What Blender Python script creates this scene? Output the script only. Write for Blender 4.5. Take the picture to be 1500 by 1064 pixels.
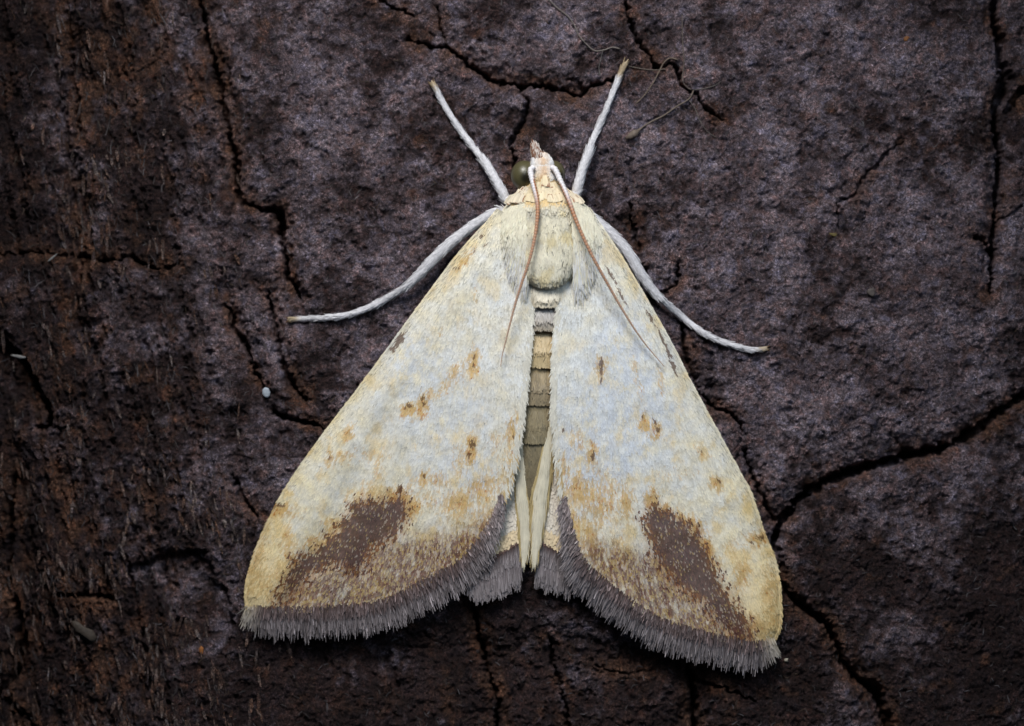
import bpy, math
import numpy as np

# ------------------------------------------------------------------ scale
# All outlines are in photograph pixels; one pixel is 0.02 mm on the subject
# (fore wing about 14 mm long).  x right, y up, z away from the bark.
S = 2.0e-5
CX, CY = 750.0, 532.0
scene = bpy.context.scene
for o in list(bpy.data.objects):
    bpy.data.objects.remove(o)
col = scene.collection

# ------------------------------------------------------------------ camera
ZP = 26.0                              # height (px) of the plane in which one px is 0.02 mm
LENS, SENSOR = 150.0, 36.0
DIST = 1500.0 * LENS / SENSOR          # px
cam_d = bpy.data.cameras.new('camera')
cam = bpy.data.objects.new('camera', cam_d)
col.objects.link(cam)
cam.location = (0, 0, (ZP + DIST) * S)
cam.rotation_euler = (0, 0, 0)
cam_d.lens = LENS
cam_d.sensor_width = SENSOR
cam_d.clip_start = 0.005
cam_d.clip_end = 10.0
cam_d.dof.use_dof = True
cam_d.dof.focus_distance = (DIST - 16) * S
cam_d.dof.aperture_fstop = 42.0
scene.camera = cam

# ------------------------------------------------------------------ light
world = bpy.data.worlds.new('World')
scene.world = world
world.use_nodes = True
bg = world.node_tree.nodes['Background']
bg.inputs[0].default_value = (0.55, 0.72, 1.0, 1)
bg.inputs[1].default_value = 0.035


def area(name, loc_mm, aim_mm, size_mm, power, colour, spread):
    d = bpy.data.lights.new(name, 'AREA')
    d.shape = 'DISK'
    d.size = size_mm * 1e-3
    d.energy = power
    d.color = colour
    d.spread = math.radians(spread)
    o = bpy.data.objects.new(name, d)
    col.objects.link(o)
    o.location = [c * 1e-3 for c in loc_mm]
    from mathutils import Vector
    v = Vector(aim_mm) - Vector(loc_mm)
    o.rotation_euler = v.to_track_quat('-Z', 'Y').to_euler()
    return o


area('flash_diffuser', (-8, 42, 40), (0.5, 0.5, 0), 24, 0.0033, (1.0, 0.985, 0.965), 50)
area('cool_sky_fill', (26, 30, 60), (1, 0, 0), 30, 0.0030, (0.66, 0.82, 1.0), 90)  # added cool fill lamp standing in for skylight; no window here

scene.view_settings.view_transform = 'Standard'
scene.view_settings.look = 'None'
scene.view_settings.exposure = 0.0
scene.view_settings.gamma = 1.0
scene.render.engine = 'CYCLES'

# ------------------------------------------------------------------ maths helpers
rng = np.random.default_rng(11)


def W(pts):
    """photograph pixels -> px units centred, y up"""
    a = np.asarray(pts, float)
    b = a.copy()
    b[:, 0] = a[:, 0] - CX
    b[:, 1] = CY - a[:, 1]
    return b


def lin(c):
    c = np.asarray(c, float) / 255.0
    return np.where(c <= 0.04045, c / 12.92, ((c + 0.055) / 1.055) ** 2.4)


def sstep(a, b, x):
    t = np.clip((x - a) / (b - a), 0, 1)
    return t * t * (3 - 2 * t)


_perm = {}


def perlin(x, y, seed=0):
    if seed not in _perm:
        r = np.random.default_rng(seed + 1000)
        p = r.permutation(512)
        a = r.uniform(0, 2 * math.pi, 512)
        _perm[seed] = (np.concatenate([p, p]), np.cos(a), np.sin(a))
    p, gx, gy = _perm[seed]
    x0 = np.floor(x).astype(int)
    y0 = np.floor(y).astype(int)
    fx, fy = x - x0, y - y0
    u = fx * fx * fx * (fx * (fx * 6 - 15) + 10)
    v = fy * fy * fy * (fy * (fy * 6 - 15) + 10)

    def g(ix, iy, dx, dy):
        h = p[(p[ix & 511] + iy) & 511]
        return gx[h] * dx + gy[h] * dy
    a = g(x0, y0, fx, fy)
    b = g(x0 + 1, y0, fx - 1, fy)
    c = g(x0, y0 + 1, fx, fy - 1)
    d = g(x0 + 1, y0 + 1, fx - 1, fy - 1)
    return 1.5 * ((a + u * (b - a)) * (1 - v) + (c + u * (d - c)) * v)


def fbm(x, y, seed=0, octv=4, gain=0.5):
    s, a, n = 0.0, 1.0, 0.0
    for i in range(octv):
        s = s + a * perlin(x * 2 ** i + 17.3 * i, y * 2 ** i - 9.1 * i, seed + i)
        n += a
        a *= gain
    return s / n


def worley(x, y, seed=0):
    r = np.random.default_rng(seed + 77)
    tx, ty = r.random((64, 64)), r.random((64, 64))
    x0, y0 = np.floor(x).astype(int), np.floor(y).astype(int)
    f1 = np.full(x.shape, 9.0)
    f2 = np.full(x.shape, 9.0)
    for i in (-1, 0, 1):
        for j in (-1, 0, 1):
            ix, iy = x0 + i, y0 + j
            dx = ix + tx[ix & 63, iy & 63] - x
            dy = iy + ty[ix & 63, iy & 63] - y
            d = np.hypot(dx, dy)
            f2 = np.minimum(f2, np.maximum(f1, d))
            f1 = np.minimum(f1, d)
    return f1, f2


def smooth(pts, n, closed=False):
    """Catmull-Rom through pts, resampled to n points by arc length"""
    p = np.asarray(pts, float)
    q = np.vstack([2 * p[0] - p[1], p, 2 * p[-1] - p[-2]])
    out = []
    for i in range(1, len(q) - 2):
        t = np.linspace(0, 1, 16, endpoint=False)[:, None]
        a, b, c, d = q[i - 1], q[i], q[i + 1], q[i + 2]
        out.append(0.5 * (2 * b + (c - a) * t + (2 * a - 5 * b + 4 * c - d) * t ** 2 + (3 * b - a - 3 * c + d) * t ** 3))
    out = np.vstack(out + [p[-1:]])
    L = np.concatenate([[0], np.cumsum(np.linalg.norm(np.diff(out, axis=0), axis=1))])
    s = np.linspace(0, L[-1], n)
    return np.stack([np.interp(s, L, out[:, k]) for k in range(p.shape[1])], 1)


def dist_poly(x, y, pts, extra=None):
    """distance to a polyline; also interpolated per-vertex value (extra) and side sign"""
    best = np.full(x.shape, 1e9)
    val = np.zeros(x.shape)
    sgn = np.zeros(x.shape)
    for i in range(len(pts) - 1):
        ax, ay = pts[i][:2]
        bx, by = pts[i + 1][:2]
        dx, dy = bx - ax, by - ay
        t = np.clip(((x - ax) * dx + (y - ay) * dy) / (dx * dx + dy * dy + 1e-9), 0, 1)
        d = np.hypot(x - ax - t * dx, y - ay - t * dy)
        m = d < best
        best = np.where(m, d, best)
        if extra is not None:
            val = np.where(m, extra[i] + t * (extra[i + 1] - extra[i]), val)
        sgn = np.where(m, np.sign(dx * (y - ay) - dy * (x - ax)), sgn)
    return best, val, sgn


def inside(x, y, poly):
    r = np.zeros(x.shape, bool)
    n = len(poly)
    for i in range(n):
        ax, ay = poly[i][:2]
        bx, by = poly[(i + 1) % n][:2]
        c = (ay > y) != (by > y)
        r ^= c & (x < (bx - ax) * (y - ay) / (by - ay + 1e-12) + ax)
    return r


# ------------------------------------------------------------------ mesh helpers
def make_mesh(name, verts, faces, mat, parent=None, colours=None, smooth_shade=True, origin=(0, 0, 0)):
    """verts in px units, faces an (N,3|4) int array or a list of such arrays"""
    v = (np.asarray(verts, float) - np.asarray(origin, float)) * S
    fl = faces if isinstance(faces, list) else [faces]
    fl = [np.asarray(f, int) for f in fl if len(f)]
    loops = np.concatenate([f.ravel() for f in fl])
    tot = np.concatenate([np.full(len(f), f.shape[1]) for f in fl])
    start = np.concatenate([[0], np.cumsum(tot)[:-1]])
    me = bpy.data.meshes.new(name)
    me.vertices.add(len(v))
    me.vertices.foreach_set('co', v.astype(np.float32).ravel())
    me.loops.add(len(loops))
    me.loops.foreach_set('vertex_index', loops.astype(np.int32))
    me.polygons.add(len(tot))
    me.polygons.foreach_set('loop_start', start.astype(np.int32))
    me.polygons.foreach_set('loop_total', tot.astype(np.int32))
    me.polygons.foreach_set('use_smooth', np.full(len(tot), smooth_shade))
    me.update(calc_edges=True)
    if colours is not None:
        at = me.color_attributes.new('Col', 'FLOAT_COLOR', 'POINT')
        c = np.ones((len(v), 4), np.float32)
        c[:, :3] = colours
        at.data.foreach_set('color', c.ravel())
    me.materials.append(mat)
    ob = bpy.data.objects.new(name, me)
    col.objects.link(ob)
    if parent is not None:
        ob.parent = parent
        if parent.type == 'EMPTY':
            pass
    else:
        ob.location = [c * S for c in origin]
    return ob


def grid_faces(nu, nv, wrap=False):
    i, j = np.meshgrid(np.arange(nu - 1), np.arange(nv if wrap else nv - 1), indexing='ij')
    j2 = (j + 1) % nv
    return np.stack([i * nv + j, i * nv + j2, (i + 1) * nv + j2, (i + 1) * nv + j], -1).reshape(-1, 4)


def blades(root, d, n, L, w, lift, croot, ctip, prof=(0.55, 1.0, 0.62), bend=None, tilt=None):
    """flat overlapping scales / hairs.  3 rows of 2 vertices each.  Returns verts, faces, colours"""
    N = len(root)
    d = d / (np.linalg.norm(d, axis=1, keepdims=True) + 1e-9)
    s = np.cross(n, d)
    s /= (np.linalg.norm(s, axis=1, keepdims=True) + 1e-9)
    L, w, lift = [np.broadcast_to(np.asarray(a, float), (N,))[:, None] for a in (L, w, lift)]
    tl = np.zeros((N, 1)) if tilt is None else tilt[:, None]
    bd = np.zeros((N, 1)) if bend is None else bend[:, None]
    rows = []
    for t, pr, lf, bk in ((0.0, prof[0], 0.12, 0.0), (0.55, prof[1], 0.75, 0.3), (1.0, prof[2], 1.0, 1.0)):
        c = root + d * L * t + n * lift * lf + s * bd * bk
        rows.append(c - s * w * 0.5 * pr - n * tl * 0.5)
        rows.append(c + s * w * 0.5 * pr + n * tl * 0.5)
    V = np.stack(rows, 1).reshape(-1, 3)
    b = np.arange(N)[:, None] * 6
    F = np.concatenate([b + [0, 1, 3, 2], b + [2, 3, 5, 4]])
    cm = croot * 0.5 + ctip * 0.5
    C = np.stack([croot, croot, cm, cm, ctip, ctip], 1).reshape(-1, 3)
    return V, F, C


def join(parts):
    V, F, C, o = [], [], [], 0
    for v, f, c in parts:
        V.append(v)
        F.append(f + o)
        C.append(c)
        o += len(v)
    return np.vstack(V), np.vstack(F), np.vstack(C)


def tube(path, rad, nseg=14, flat=1.0, caps=True):
    """path (N,3), rad (N,): closed tube; flat squashes it in z"""
    p = np.asarray(path, float)
    t = np.gradient(p, axis=0)
    t /= np.linalg.norm(t, axis=1, keepdims=True)
    up = np.array([0, 0, 1.0])
    s = np.cross(t, up)
    s /= np.linalg.norm(s, axis=1, keepdims=True) + 1e-9
    b = np.cross(s, t)
    a = np.linspace(0, 2 * math.pi, nseg, endpoint=False)
    rad = np.asarray(rad, float)
    V = p[:, None] + rad[:, None, None] * (np.cos(a)[None, :, None] * s[:, None] + flat * np.sin(a)[None, :, None] * b[:, None])
    V = V.reshape(-1, 3)
    F = grid_faces(len(p), nseg, True)
    n0 = len(V)
    V = np.vstack([V, p[0] - t[0] * rad[0] * 0.6, p[-1] + t[-1] * rad[-1] * 0.6])
    k = np.arange(nseg)
    k2 = (k + 1) % nseg
    e = (len(p) - 1) * nseg
    T = np.concatenate([np.stack([k2, k, np.full(nseg, n0)], 1), np.stack([e + k, e + k2, np.full(nseg, n0 + 1)], 1)])
    return V, [F, T], (s, b, t)


# ------------------------------------------------------------------ materials
def new_mat(name):
    m = bpy.data.materials.new(name)
    m.use_nodes = True
    nt = m.node_tree
    return m, nt, nt.nodes['Principled BSDF']


def px_coords(nt, scale):
    tc = nt.nodes.new('ShaderNodeTexCoord')
    mp = nt.nodes.new('ShaderNodeMapping')
    k = scale / S
    sc = (k, k, k) if np.isscalar(k) else tuple(k)
    mp.inputs['Scale'].default_value = sc
    nt.links.new(tc.outputs['Object'], mp.inputs['Vector'])
    return mp.outputs['Vector']


def noise(nt, vec, scale=1.0, detail=4, rough=0.6, dist=0.0):
    n = nt.nodes.new('ShaderNodeTexNoise')
    n.inputs['Scale'].default_value = scale
    n.inputs['Detail'].default_value = detail
    n.inputs['Roughness'].default_value = rough
    n.inputs['Distortion'].default_value = dist
    nt.links.new(vec, n.inputs['Vector'])
    return n.outputs['Fac']


def ramp(nt, fac, stops):
    r = nt.nodes.new('ShaderNodeValToRGB')
    el = r.color_ramp.elements
    while len(el) < len(stops):
        el.new(0.5)
    for e, (p, c) in zip(el, stops):
        e.position = p
        e.color = (c, c, c, 1) if np.isscalar(c) else (*c, 1)
    nt.links.new(fac, r.inputs['Fac'])
    return r.outputs['Color']


def mulcol(nt, a, b, fac=1.0, mode='MULTIPLY'):
    m = nt.nodes.new('ShaderNodeMix')
    m.data_type = 'RGBA'
    m.blend_type = mode
    m.clamp_result = False
    m.inputs[0].default_value = fac
    nt.links.new(a, m.inputs[6])
    if isinstance(b, tuple):
        m.inputs[7].default_value = b
    else:
        nt.links.new(b, m.inputs[7])
    return m.outputs[2]


def attr(nt, name='Col'):
    a = nt.nodes.new('ShaderNodeVertexColor')
    a.layer_name = name
    return a.outputs['Color']


def bump(nt, height, dist_px, strength=1.0):
    b = nt.nodes.new('ShaderNodeBump')
    b.inputs['Strength'].default_value = strength
    b.inputs['Distance'].default_value = dist_px * S
    nt.links.new(height, b.inputs['Height'])
    return b.outputs['Normal']


def attr_mat(name, rough, spec, nscale, namp, bscale=None, bdist=1.0, sheen=0.0):
    m, nt, p = new_mat(name)
    c = attr(nt)
    v = px_coords(nt, nscale)
    f = noise(nt, v, 1.0, 3)
    k = ramp(nt, f, [(0.25, 1 - namp), (0.75, 1 + namp)])
    nt.links.new(mulcol(nt, c, k), p.inputs['Base Color'])
    p.inputs['Roughness'].default_value = rough
    p.inputs['Specular IOR Level'].default_value = spec
    p.inputs['Sheen Weight'].default_value = sheen
    if bscale:
        nt.links.new(bump(nt, noise(nt, px_coords(nt, bscale), 1.0, 4), bdist), p.inputs['Normal'])
    return m


M_SCALE = attr_mat('wing_scale', 0.45, 0.32, 0.05, 0.06)
M_MEMB = attr_mat('wing_membrane', 0.55, 0.3, 0.2, 0.15, 0.3, 1.0)
M_HAIR = attr_mat('hair_scale', 0.45, 0.45, 0.06, 0.10)
M_LEG = attr_mat('leg_scale', 0.5, 0.4, 0.25, 0.16, 0.35, 1.4)
M_BODY = attr_mat('body_cuticle', 0.6, 0.3, 0.15, 0.2, 0.3, 1.5)
M_ANT = attr_mat('antenna_cuticle', 0.38, 0.5, 0.25, 0.15)
M_FLAKE = attr_mat('debris', 0.6, 0.3, 0.2, 0.2, 0.25, 1.2)

# bark: pigment with painted edge falloff comes from the mesh attribute, finer grain and relief from nodes
M_BARK, nt, pb = new_mat('bark')
c0 = attr(nt)
v1 = px_coords(nt, np.array([0.16, 0.16, 0.16]))
g1 = noise(nt, v1, 1.0, 6, 0.72, 1.6)
v2 = px_coords(nt, np.array([0.42, 0.36, 0.4]))
g2 = noise(nt, v2, 1.0, 4, 0.7, 1.2)
k1 = ramp(nt, g1, [(0.32, 0.25), (0.5, 0.85), (0.66, 2.4)])
k2 = ramp(nt, g2, [(0.32, 0.40), (0.55, 1.0), (0.70, 2.6)])
tint = ramp(nt, noise(nt, px_coords(nt, 0.055), 1.0, 5, 0.7, 0.8),
            [(0.34, (1.22, 0.91, 0.84)), (0.5, (1.03, 0.97, 1.0)), (0.66, (0.92, 0.96, 1.20))])
cc = mulcol(nt, mulcol(nt, mulcol(nt, c0, k1), k2), tint)
nt.links.new(cc, pb.inputs['Base Color'])
pb.inputs['Roughness'].default_value = 0.72
pb.inputs['Specular IOR Level'].default_value = 0.22
hm = mulcol(nt, g1, g2, 0.5, 'ADD')
nt.links.new(bump(nt, hm, 7.0, 1.0), pb.inputs['Normal'])

# compound eye
M_EYE, nt, pe = new_mat('compound_eye')
vor = nt.nodes.new('ShaderNodeTexVoronoi')
nt.links.new(px_coords(nt, 0.55), vor.inputs['Vector'])
ec = ramp(nt, vor.outputs['Distance'], [(0.0, (0.125, 0.110, 0.053)), (0.7, (0.075, 0.066, 0.030))])
ec2 = mulcol(nt, ec, attr(nt))
nt.links.new(ec2, pe.inputs['Base Color'])
pe.inputs['Roughness'].default_value = 0.36
pe.inputs['Coat Weight'].default_value = 0.25
pe.inputs['Coat Roughness'].default_value = 0.25
nt.links.new(bump(nt, vor.outputs['Distance'], 0.25, 0.3), pe.inputs['Normal'])

# ------------------------------------------------------------------ bark relief
#  (photo px polyline, half widths, depth)
CR = [
    ([(1640, 500), (1560, 545), (1500, 583), (1475, 603), (1440, 629), (1405, 650), (1380, 661), (1340, 668), (1300, 678), (1260, 690), (1222, 704),
      (1192, 719), (1166, 740), (1148, 765), (1138, 790)],
     [7, 7, 6, 6, 7, 8, 9, 9, 9, 9, 10, 8, 7, 7, 7], 70),
    ([(1138, 790), (1142, 830), (1148, 862), (1165, 882), (1195, 900), (1215, 915), (1228, 945), (1240, 975), (1258, 997), (1288, 1018),
      (1302, 1064), (1310, 1140)], [8, 8, 9, 9, 8, 6, 5, 5, 6, 12, 7, 7], 42),
    ([(540, -40), (555, 0), (590, 16), (606, 22)], [3, 3, 3, 1], 22),
    ([(596, 54), (612, 60), (632, 66), (653, 68), (672, 82), (693, 97), (712, 110), (728, 119), (760, 123), (787, 124), (827, 131), (848, 140),
      (867, 123), (899, 116)], [1, 2, 3, 4, 4, 5, 6, 6, 6, 4, 4, 4, 5, 3], 40),
    ([(640, 8), (644, 40), (653, 66)], [1.5, 3, 4], 20),
    ([(762, 126), (774, 150), (768, 175), (752, 200), (748, 214), (753, 240), (752, 262)], [3, 6, 5, 4, 3, 3, 2], 26),
    ([(915, -40), (917, 0), (923, 30), (934, 55), (944, 70), (955, 84), (962, 96), (985, 92), (996, 106), (1000, 122), (1018, 136), (1032, 154), (1062, 175)],
     [4, 4, 4, 4, 4, 4, 3, 3, 4, 3, 4, 3, 1], 34),
    ([(284, -40), (290, 0), (300, 55), (312, 95), (320, 130), (328, 175), (338, 215), (346, 250), (343, 273), (350, 293), (368, 300), (382, 306),
      (408, 306), (412, 330), (412, 356), (419, 403), (437, 436)], [3, 3, 4, 4, 5, 5, 6, 6, 6, 6, 3, 4, 6, 7, 5, 4, 1.5], 40),
    ([(390, 428), (397, 468), (408, 519), (415, 547), (433, 573), (446, 590)], [2, 4, 5, 6, 4, 1], 30),
    ([(328, 443), (339, 482), (357, 504), (366, 525), (372, 547), (384, 566)], [2, 6, 6, 4, 3, 2], 30),
    ([(-60, 372), (22, 370), (72, 369), (108, 374), (144, 381), (166, 380), (188, 374), (209, 389), (235, 392), (260, 385)],
     [1.5, 1.5, 2, 3, 4, 5, 4, 3, 5, 1.5], 26),
    ([(-60, 470), (0, 500), (22, 518), (47, 562), (65, 598), (68, 627), (40, 630)], [5, 5, 5, 6, 6, 4, 2], 40),
    ([(68, 627), (97, 627)], [3, 1], 16),
    ([(220, 0), (232, 30), (241, 50), (240, 72), (222, 88), (200, 104)], [1, 1.5, 2, 2, 1.5, 0.8], 10),
    ([(258, 18), (276, 22), (284, 38), (292, 42)], [1, 2, 2, 1], 12),
    ([(278, 90), (284, 120), (270, 150)], [1, 1.5, 1], 8),
    ([(397, 605), (415, 612), (433, 618), (452, 621), (480, 630)], [3, 5, 6, 5, 2], 34),
    ([(72, 872), (100, 876), (128, 877), (150, 878), (160, 884)], [2, 4, 6, 5, 1], 34),
    ([(1461, -60), (1461, 0), (1461, 28), (1470, 50), (1473, 85), (1480, 112), (1476, 132), (1463, 152), (1461, 188), (1467, 220), (1471, 250), (1468, 270),
      (1463, 320), (1458, 385), (1454, 430)], [5, 5, 6, 7, 9, 13, 11, 8, 5, 6, 5, 4, 4, 5, 2], 52),
    ([(1500, 130), (1490, 150), (1480, 160)], [8, 8, 5], 34),
    ([(1430, 345), (1444, 352), (1457, 372)], [3, 7, 6], 30),
    ([(1325, 205), (1304, 220), (1290, 238), (1264, 262), (1254, 286), (1240, 290)], [1, 2, 3, 2.5, 4, 3], 18),
    ([(1240, 290), (1228, 300), (1231, 336)], [4, 2, 1], 14),
    ([(1500, 300), (1484, 314), (1470, 320)], [3, 2, 1], 14),
    ([(690, 880), (697, 905), (705, 950), (715, 990), (730, 1030), (727, 1064), (724, 1120)], [3, 4, 4, 4, 4, 4, 4], 28),
    ([(806, 940), (811, 975), (818, 1000), (830, 1040), (834, 1064), (836, 1120)], [2, 3, 3, 2, 3, 3], 20),
    ([(1005, 940), (1012, 980), (1015, 1010), (1020, 1064), (1024, 1130)], [3, 5, 6, 8, 8], 36),
    ([(1015, 1002), (1040, 1006), (1062, 1010), (1090, 1026), (1110, 1030)], [3, 3, 3, 2, 1], 18),
    ([(870, 975), (890, 985), (925, 990), (960, 984)], [1, 2, 2, 1], 12),
    ([(922, 296), (929, 330), (934, 355), (940, 380), (946, 400)], [2, 2.5, 3, 3, 2], 16),
    ([(992, 384), (994, 402), (990, 418), (975, 427)], [2, 3, 3, 4], 22),
    ([(1000, 470), (1003, 500), (1006, 525), (1018, 552), (1030, 580), (1050, 600), (1066, 604), (1076, 612), (1088, 622), (1089, 636)],
     [3, 4, 4, 4, 3, 3, 3, 3, 3, 1], 26),
    ([(1092, 660), (1104, 700), (1120, 730), (1136, 762)], [2, 3, 4, 5], 26),
    ([(340, 700), (352, 730), (376, 760)], [2, 4, 3], 18),
    ([(10, 700), (4, 860), (20, 905), (24, 940), (18, 985), (-10, 1020)], [4, 6, 9, 9, 8, 5], 36),
    ([(0, 1030), (20, 1042), (40, 1064), (50, 1100)], [3, 4, 4, 4], 24),
    ([(112, 200), (106, 130), (100, 90), (96, 40), (92, -30)], [2, 3, 3, 3, 3], 14),
    ([(138, 60), (146, 90), (150, 120), (158, 150)], [0.8, 1.4, 1.4, 0.8], 8),
    ([(188, 62), (180, 84), (178, 100), (188, 122), (198, 148)], [1, 1.6, 1.6, 1.4, 0.8], 9),
]


# broad shaded troughs between the ridges: (polyline, half width, depth)
GROOVES = [
    ([(300, -60), (306, 60), (318, 130), (334, 210), (344, 285)], 17, 14), ([(404, 308), (412, 356), (424, 420), (440, 470)], 17, 20),
    ([(62, -60), (70, 80), (84, 200), (98, 330), (104, 400), (98, 500)], 18, 24), ([(326, 430), (345, 490), (366, 545), (392, 600), (410, 640)], 20, 20),
    ([(395, 430), (410, 520), (436, 580)], 14, 14), ([(175, 560), (190, 640), (176, 720), (190, 790)], 16, 12), ([(30, 690), (18, 800), (30, 900), (20, 1000)], 22, 18),
    ([(196, 930), (206, 1000), (216, 1090)], 12, 16), ([(330, 620), (345, 700), (352, 780), (330, 850)], 18, 14), ([(690, 900), (712, 990), (728, 1090)], 16, 16),
    ([(1012, 960), (1018, 1030), (1022, 1100)], 18, 16), ([(1240, 975), (1275, 1010), (1300, 1080)], 16, 14), ([(1455, 20), (1476, 110), (1466, 200), (1462, 400)], 14, 12),
    ([(240, 410), (262, 500), (256, 590), (280, 680)], 14, 8), ([(130, 120), (150, 220), (170, 300)], 14, 8), ([(560, 960), (575, 1010), (570, 1090)], 12, 10),
    ([(920, 330), (936, 400), (998, 470), (1010, 540), (1060, 610), (1100, 690), (1136, 770)], 14, 10), ([(640, 30), (700, 100), (790, 125), (860, 130)], 16, 10)]


def bark_fields(px, py):
    """px, py in photograph pixels -> height z (px), pigment rgb with edge light falloff painted in"""
    wx = px + 5 * fbm(px / 22, py / 22, 3, 3) + 3.2 * perlin(px / 6, py / 6, 5)
    wy = py + 5 * fbm(px / 22, py / 22, 8, 3) + 3.2 * perlin(px / 6, py / 6, 9)
    # plates: large soft undulation and steps
    h = 11 * fbm(px / 330, py / 330, 20, 3) + 5 * fbm(px / 90, py / 90, 24, 3)
    left = sstep(430, 250, wx + 0.12 * (wy - 300))           # fibrous weathered bark on the left
    lowl = sstep(560, 760, wy) * left
    h -= 16 * left + 8 * lowl
    h -= 22 * sstep(120, -260, wx)                            # trunk curves away
    h -= 26 * sstep(1380, 1900, wx)
    floor_low = sstep(905, 960, wy - 0.02 * (wx - 700)) * sstep(330, 470, wx) * sstep(1260, 1180, wx)
    h -= 14 * floor_low
    # the rust ridge and trough on the left
    rx = wx - (84 + 18 * np.sin(wy / 140.0) + 0.03 * wy)
    h -= 10 * np.exp(-(rx / 16) ** 2) * sstep(700, 500, wy)
    h += 7 * np.exp(-((rx - 30) / 12) ** 2) * sstep(600, 420, wy)
    # recess at lower left
    wx0, wy0 = wx, wy
    wx = wx + 14 * fbm(px / 28, py / 28, 15, 3)
    wy = wy + 16 * fbm(px / 24, py / 24, 16, 3)
    pit = inside(wx, wy, [(186, 822), (236, 806), (302, 806), (318, 846), (345, 905), (330, 960), (250, 975), (196, 930), (186, 868)])
    pd, _, _ = dist_poly(wx, wy, [(186, 822), (236, 806), (302, 806), (318, 846), (345, 905)])
    h -= np.where(pit, 24 * (0.35 + 0.65 * np.exp(-pd / 40)) * sstep(0, 10, pd), 0)
    pit2 = inside(wx, wy, [(106, 470), (150, 452), (160, 530), (152, 545), (112, 540), (98, 500)])
    pd2, _, _ = dist_poly(wx, wy, [(106, 470), (150, 452), (160, 530), (152, 545), (112, 540), (98, 500), (106, 470)])
    h -= np.where(pit2, 16 * sstep(0, 14, pd2), 0)
    wx, wy = wx0, wy0
    corner = inside(wx, wy, [(-300, 480), (0, 504), (22, 520), (47, 564), (66, 600), (66, 626), (-300, 640)])
    h -= np.where(corner, 18, 0)
    # cracks
    dmin = np.full(px.shape, 1e9)
    for k, (pts, wid, dep) in enumerate(CR):
        P = np.array(pts, float)
        x0, x1, y0, y1 = P[:, 0].min() - 60, P[:, 0].max() + 60, P[:, 1].min() - 60, P[:, 1].max() + 60
        m = (px > x0) & (px < x1) & (py > y0) & (py < y1)
        if not m.any():
            continue
        d, wv, sg = dist_poly(wx[m], wy[m], P, wid)
        wv = wv * (1.0 if k in (0, 1) else 0.45 if k in (10, 13, 14, 15) else 0.8) * np.clip(0.80 + 0.95 * fbm(px[m] / 22, py[m] / 22, 40 + k % 7, 3), 0.1, 2)
        stp = (((k * 37) % 7) - 3) * 2.4 * sg * np.exp(-d / 38) * sstep(0, 3, d) * sstep(1.0, 4.0, wv)
        prof = sstep(1.3, 0.25, d / (wv + 0.6))
        lip = np.exp(-((d - wv * 1.7) / (wv * 1.2 + 2)) ** 2)
        sh = np.exp(-(d / (wv * 2.8 + 4)) ** 2)
        h[m] += -dep * prof - 0.17 * dep * sh + 1.6 * lip + stp
        dmin[m] = np.minimum(dmin[m], np.maximum(d - wv, 0))
    for pts, wg, dg in GROOVES:
        P = np.array(pts, float)
        m = (px > P[:, 0].min() - 80) & (px < P[:, 0].max() + 80) & (py > P[:, 1].min() - 80) & (py < P[:, 1].max() + 80)
        if m.any():
            d, _, _ = dist_poly(wx[m], wy[m], P)
            ww = wg * (1 + 0.8 * fbm(px[m] / 40, py[m] / 70, 46, 3))
            h[m] -= dg * np.exp(-(d / np.maximum(ww, 3)) ** 2)
    # hairline network
    f1, f2 = worley(wx / 46 + 3.1 * fbm(px / 120, py / 120, 60, 2), wy / 46, 4)
    net = sstep(0.055, 0.0, f2 - f1) * sstep(-0.02, 0.22, fbm(px / 110, py / 110, 62, 3))
    f1b, f2b = worley(wx / 17 + 1.1 * fbm(px / 40, py / 40, 61, 2), wy / 14, 9)
    net2 = sstep(0.10, 0.0, f2b - f1b) * sstep(-0.05, 0.3, fbm(px / 80, py / 80, 66, 3)) * sstep(500, 900, px)
    h -= (5.0 * net + 2.2 * net2) * (1 - 0.5 * left)
    # grain
    gx = wx * math.cos(0.2) - wy * math.sin(0.2) * 0.9
    gy = wx * math.sin(0.2) + wy * math.cos(0.2)
    fib = fbm(gx / 7.0, gy / 55, 30, 4, 0.6)
    fmask = np.clip(left * (0.35 + 0.9 * sstep(-0.1, 0.3, fbm(px / 120, py / 160, 33, 3))) + 0.5 * lowl + 0.4 * floor_low, 0, 1)
    h += 15 * fib * fmask
    big = fbm(gx / 30, gy / 210, 36, 3)
    h += left * (26 * big + 12 * np.abs(fbm(gx / 16, gy / 90, 38, 3)) - 6)
    lump = fbm(wx / 48, wy / 40, 48, 3)
    h += 6 * lump
    g9 = fbm(wx / 13, wy / 13, 50, 5, 0.62)
    g3 = fbm(px / 4.2, py / 4.2, 55, 3, 0.6)
    h += 8.0 * g9 + 3.0 * g3
    h -= 6.0 * sstep(0.16, 0.42, fbm(wx / 24, wy / 18, 57, 4)) * sstep(-0.1, 0.3, fbm(px / 90, py / 90, 58, 2))
    # pigment; light falloff toward the edges is painted into it here
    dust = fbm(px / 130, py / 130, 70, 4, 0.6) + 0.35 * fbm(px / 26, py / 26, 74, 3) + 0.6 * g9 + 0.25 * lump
    zone_falloff = ((0.27 + 0.15 * sstep(230, 420, px)) * sstep(30, 150, px) * sstep(1030, 560, py) + 0.1 * sstep(700, 1000, px) - 0.22 * floor_low - 0.10 * left
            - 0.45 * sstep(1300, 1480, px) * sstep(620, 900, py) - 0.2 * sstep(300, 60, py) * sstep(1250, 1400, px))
    grey = sstep(-0.16, 0.56, dust + zone_falloff - 0.14)[..., None]
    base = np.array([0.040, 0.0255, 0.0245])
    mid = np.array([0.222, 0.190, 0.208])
    rgb = base * (1 - grey) + mid * grey
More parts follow.
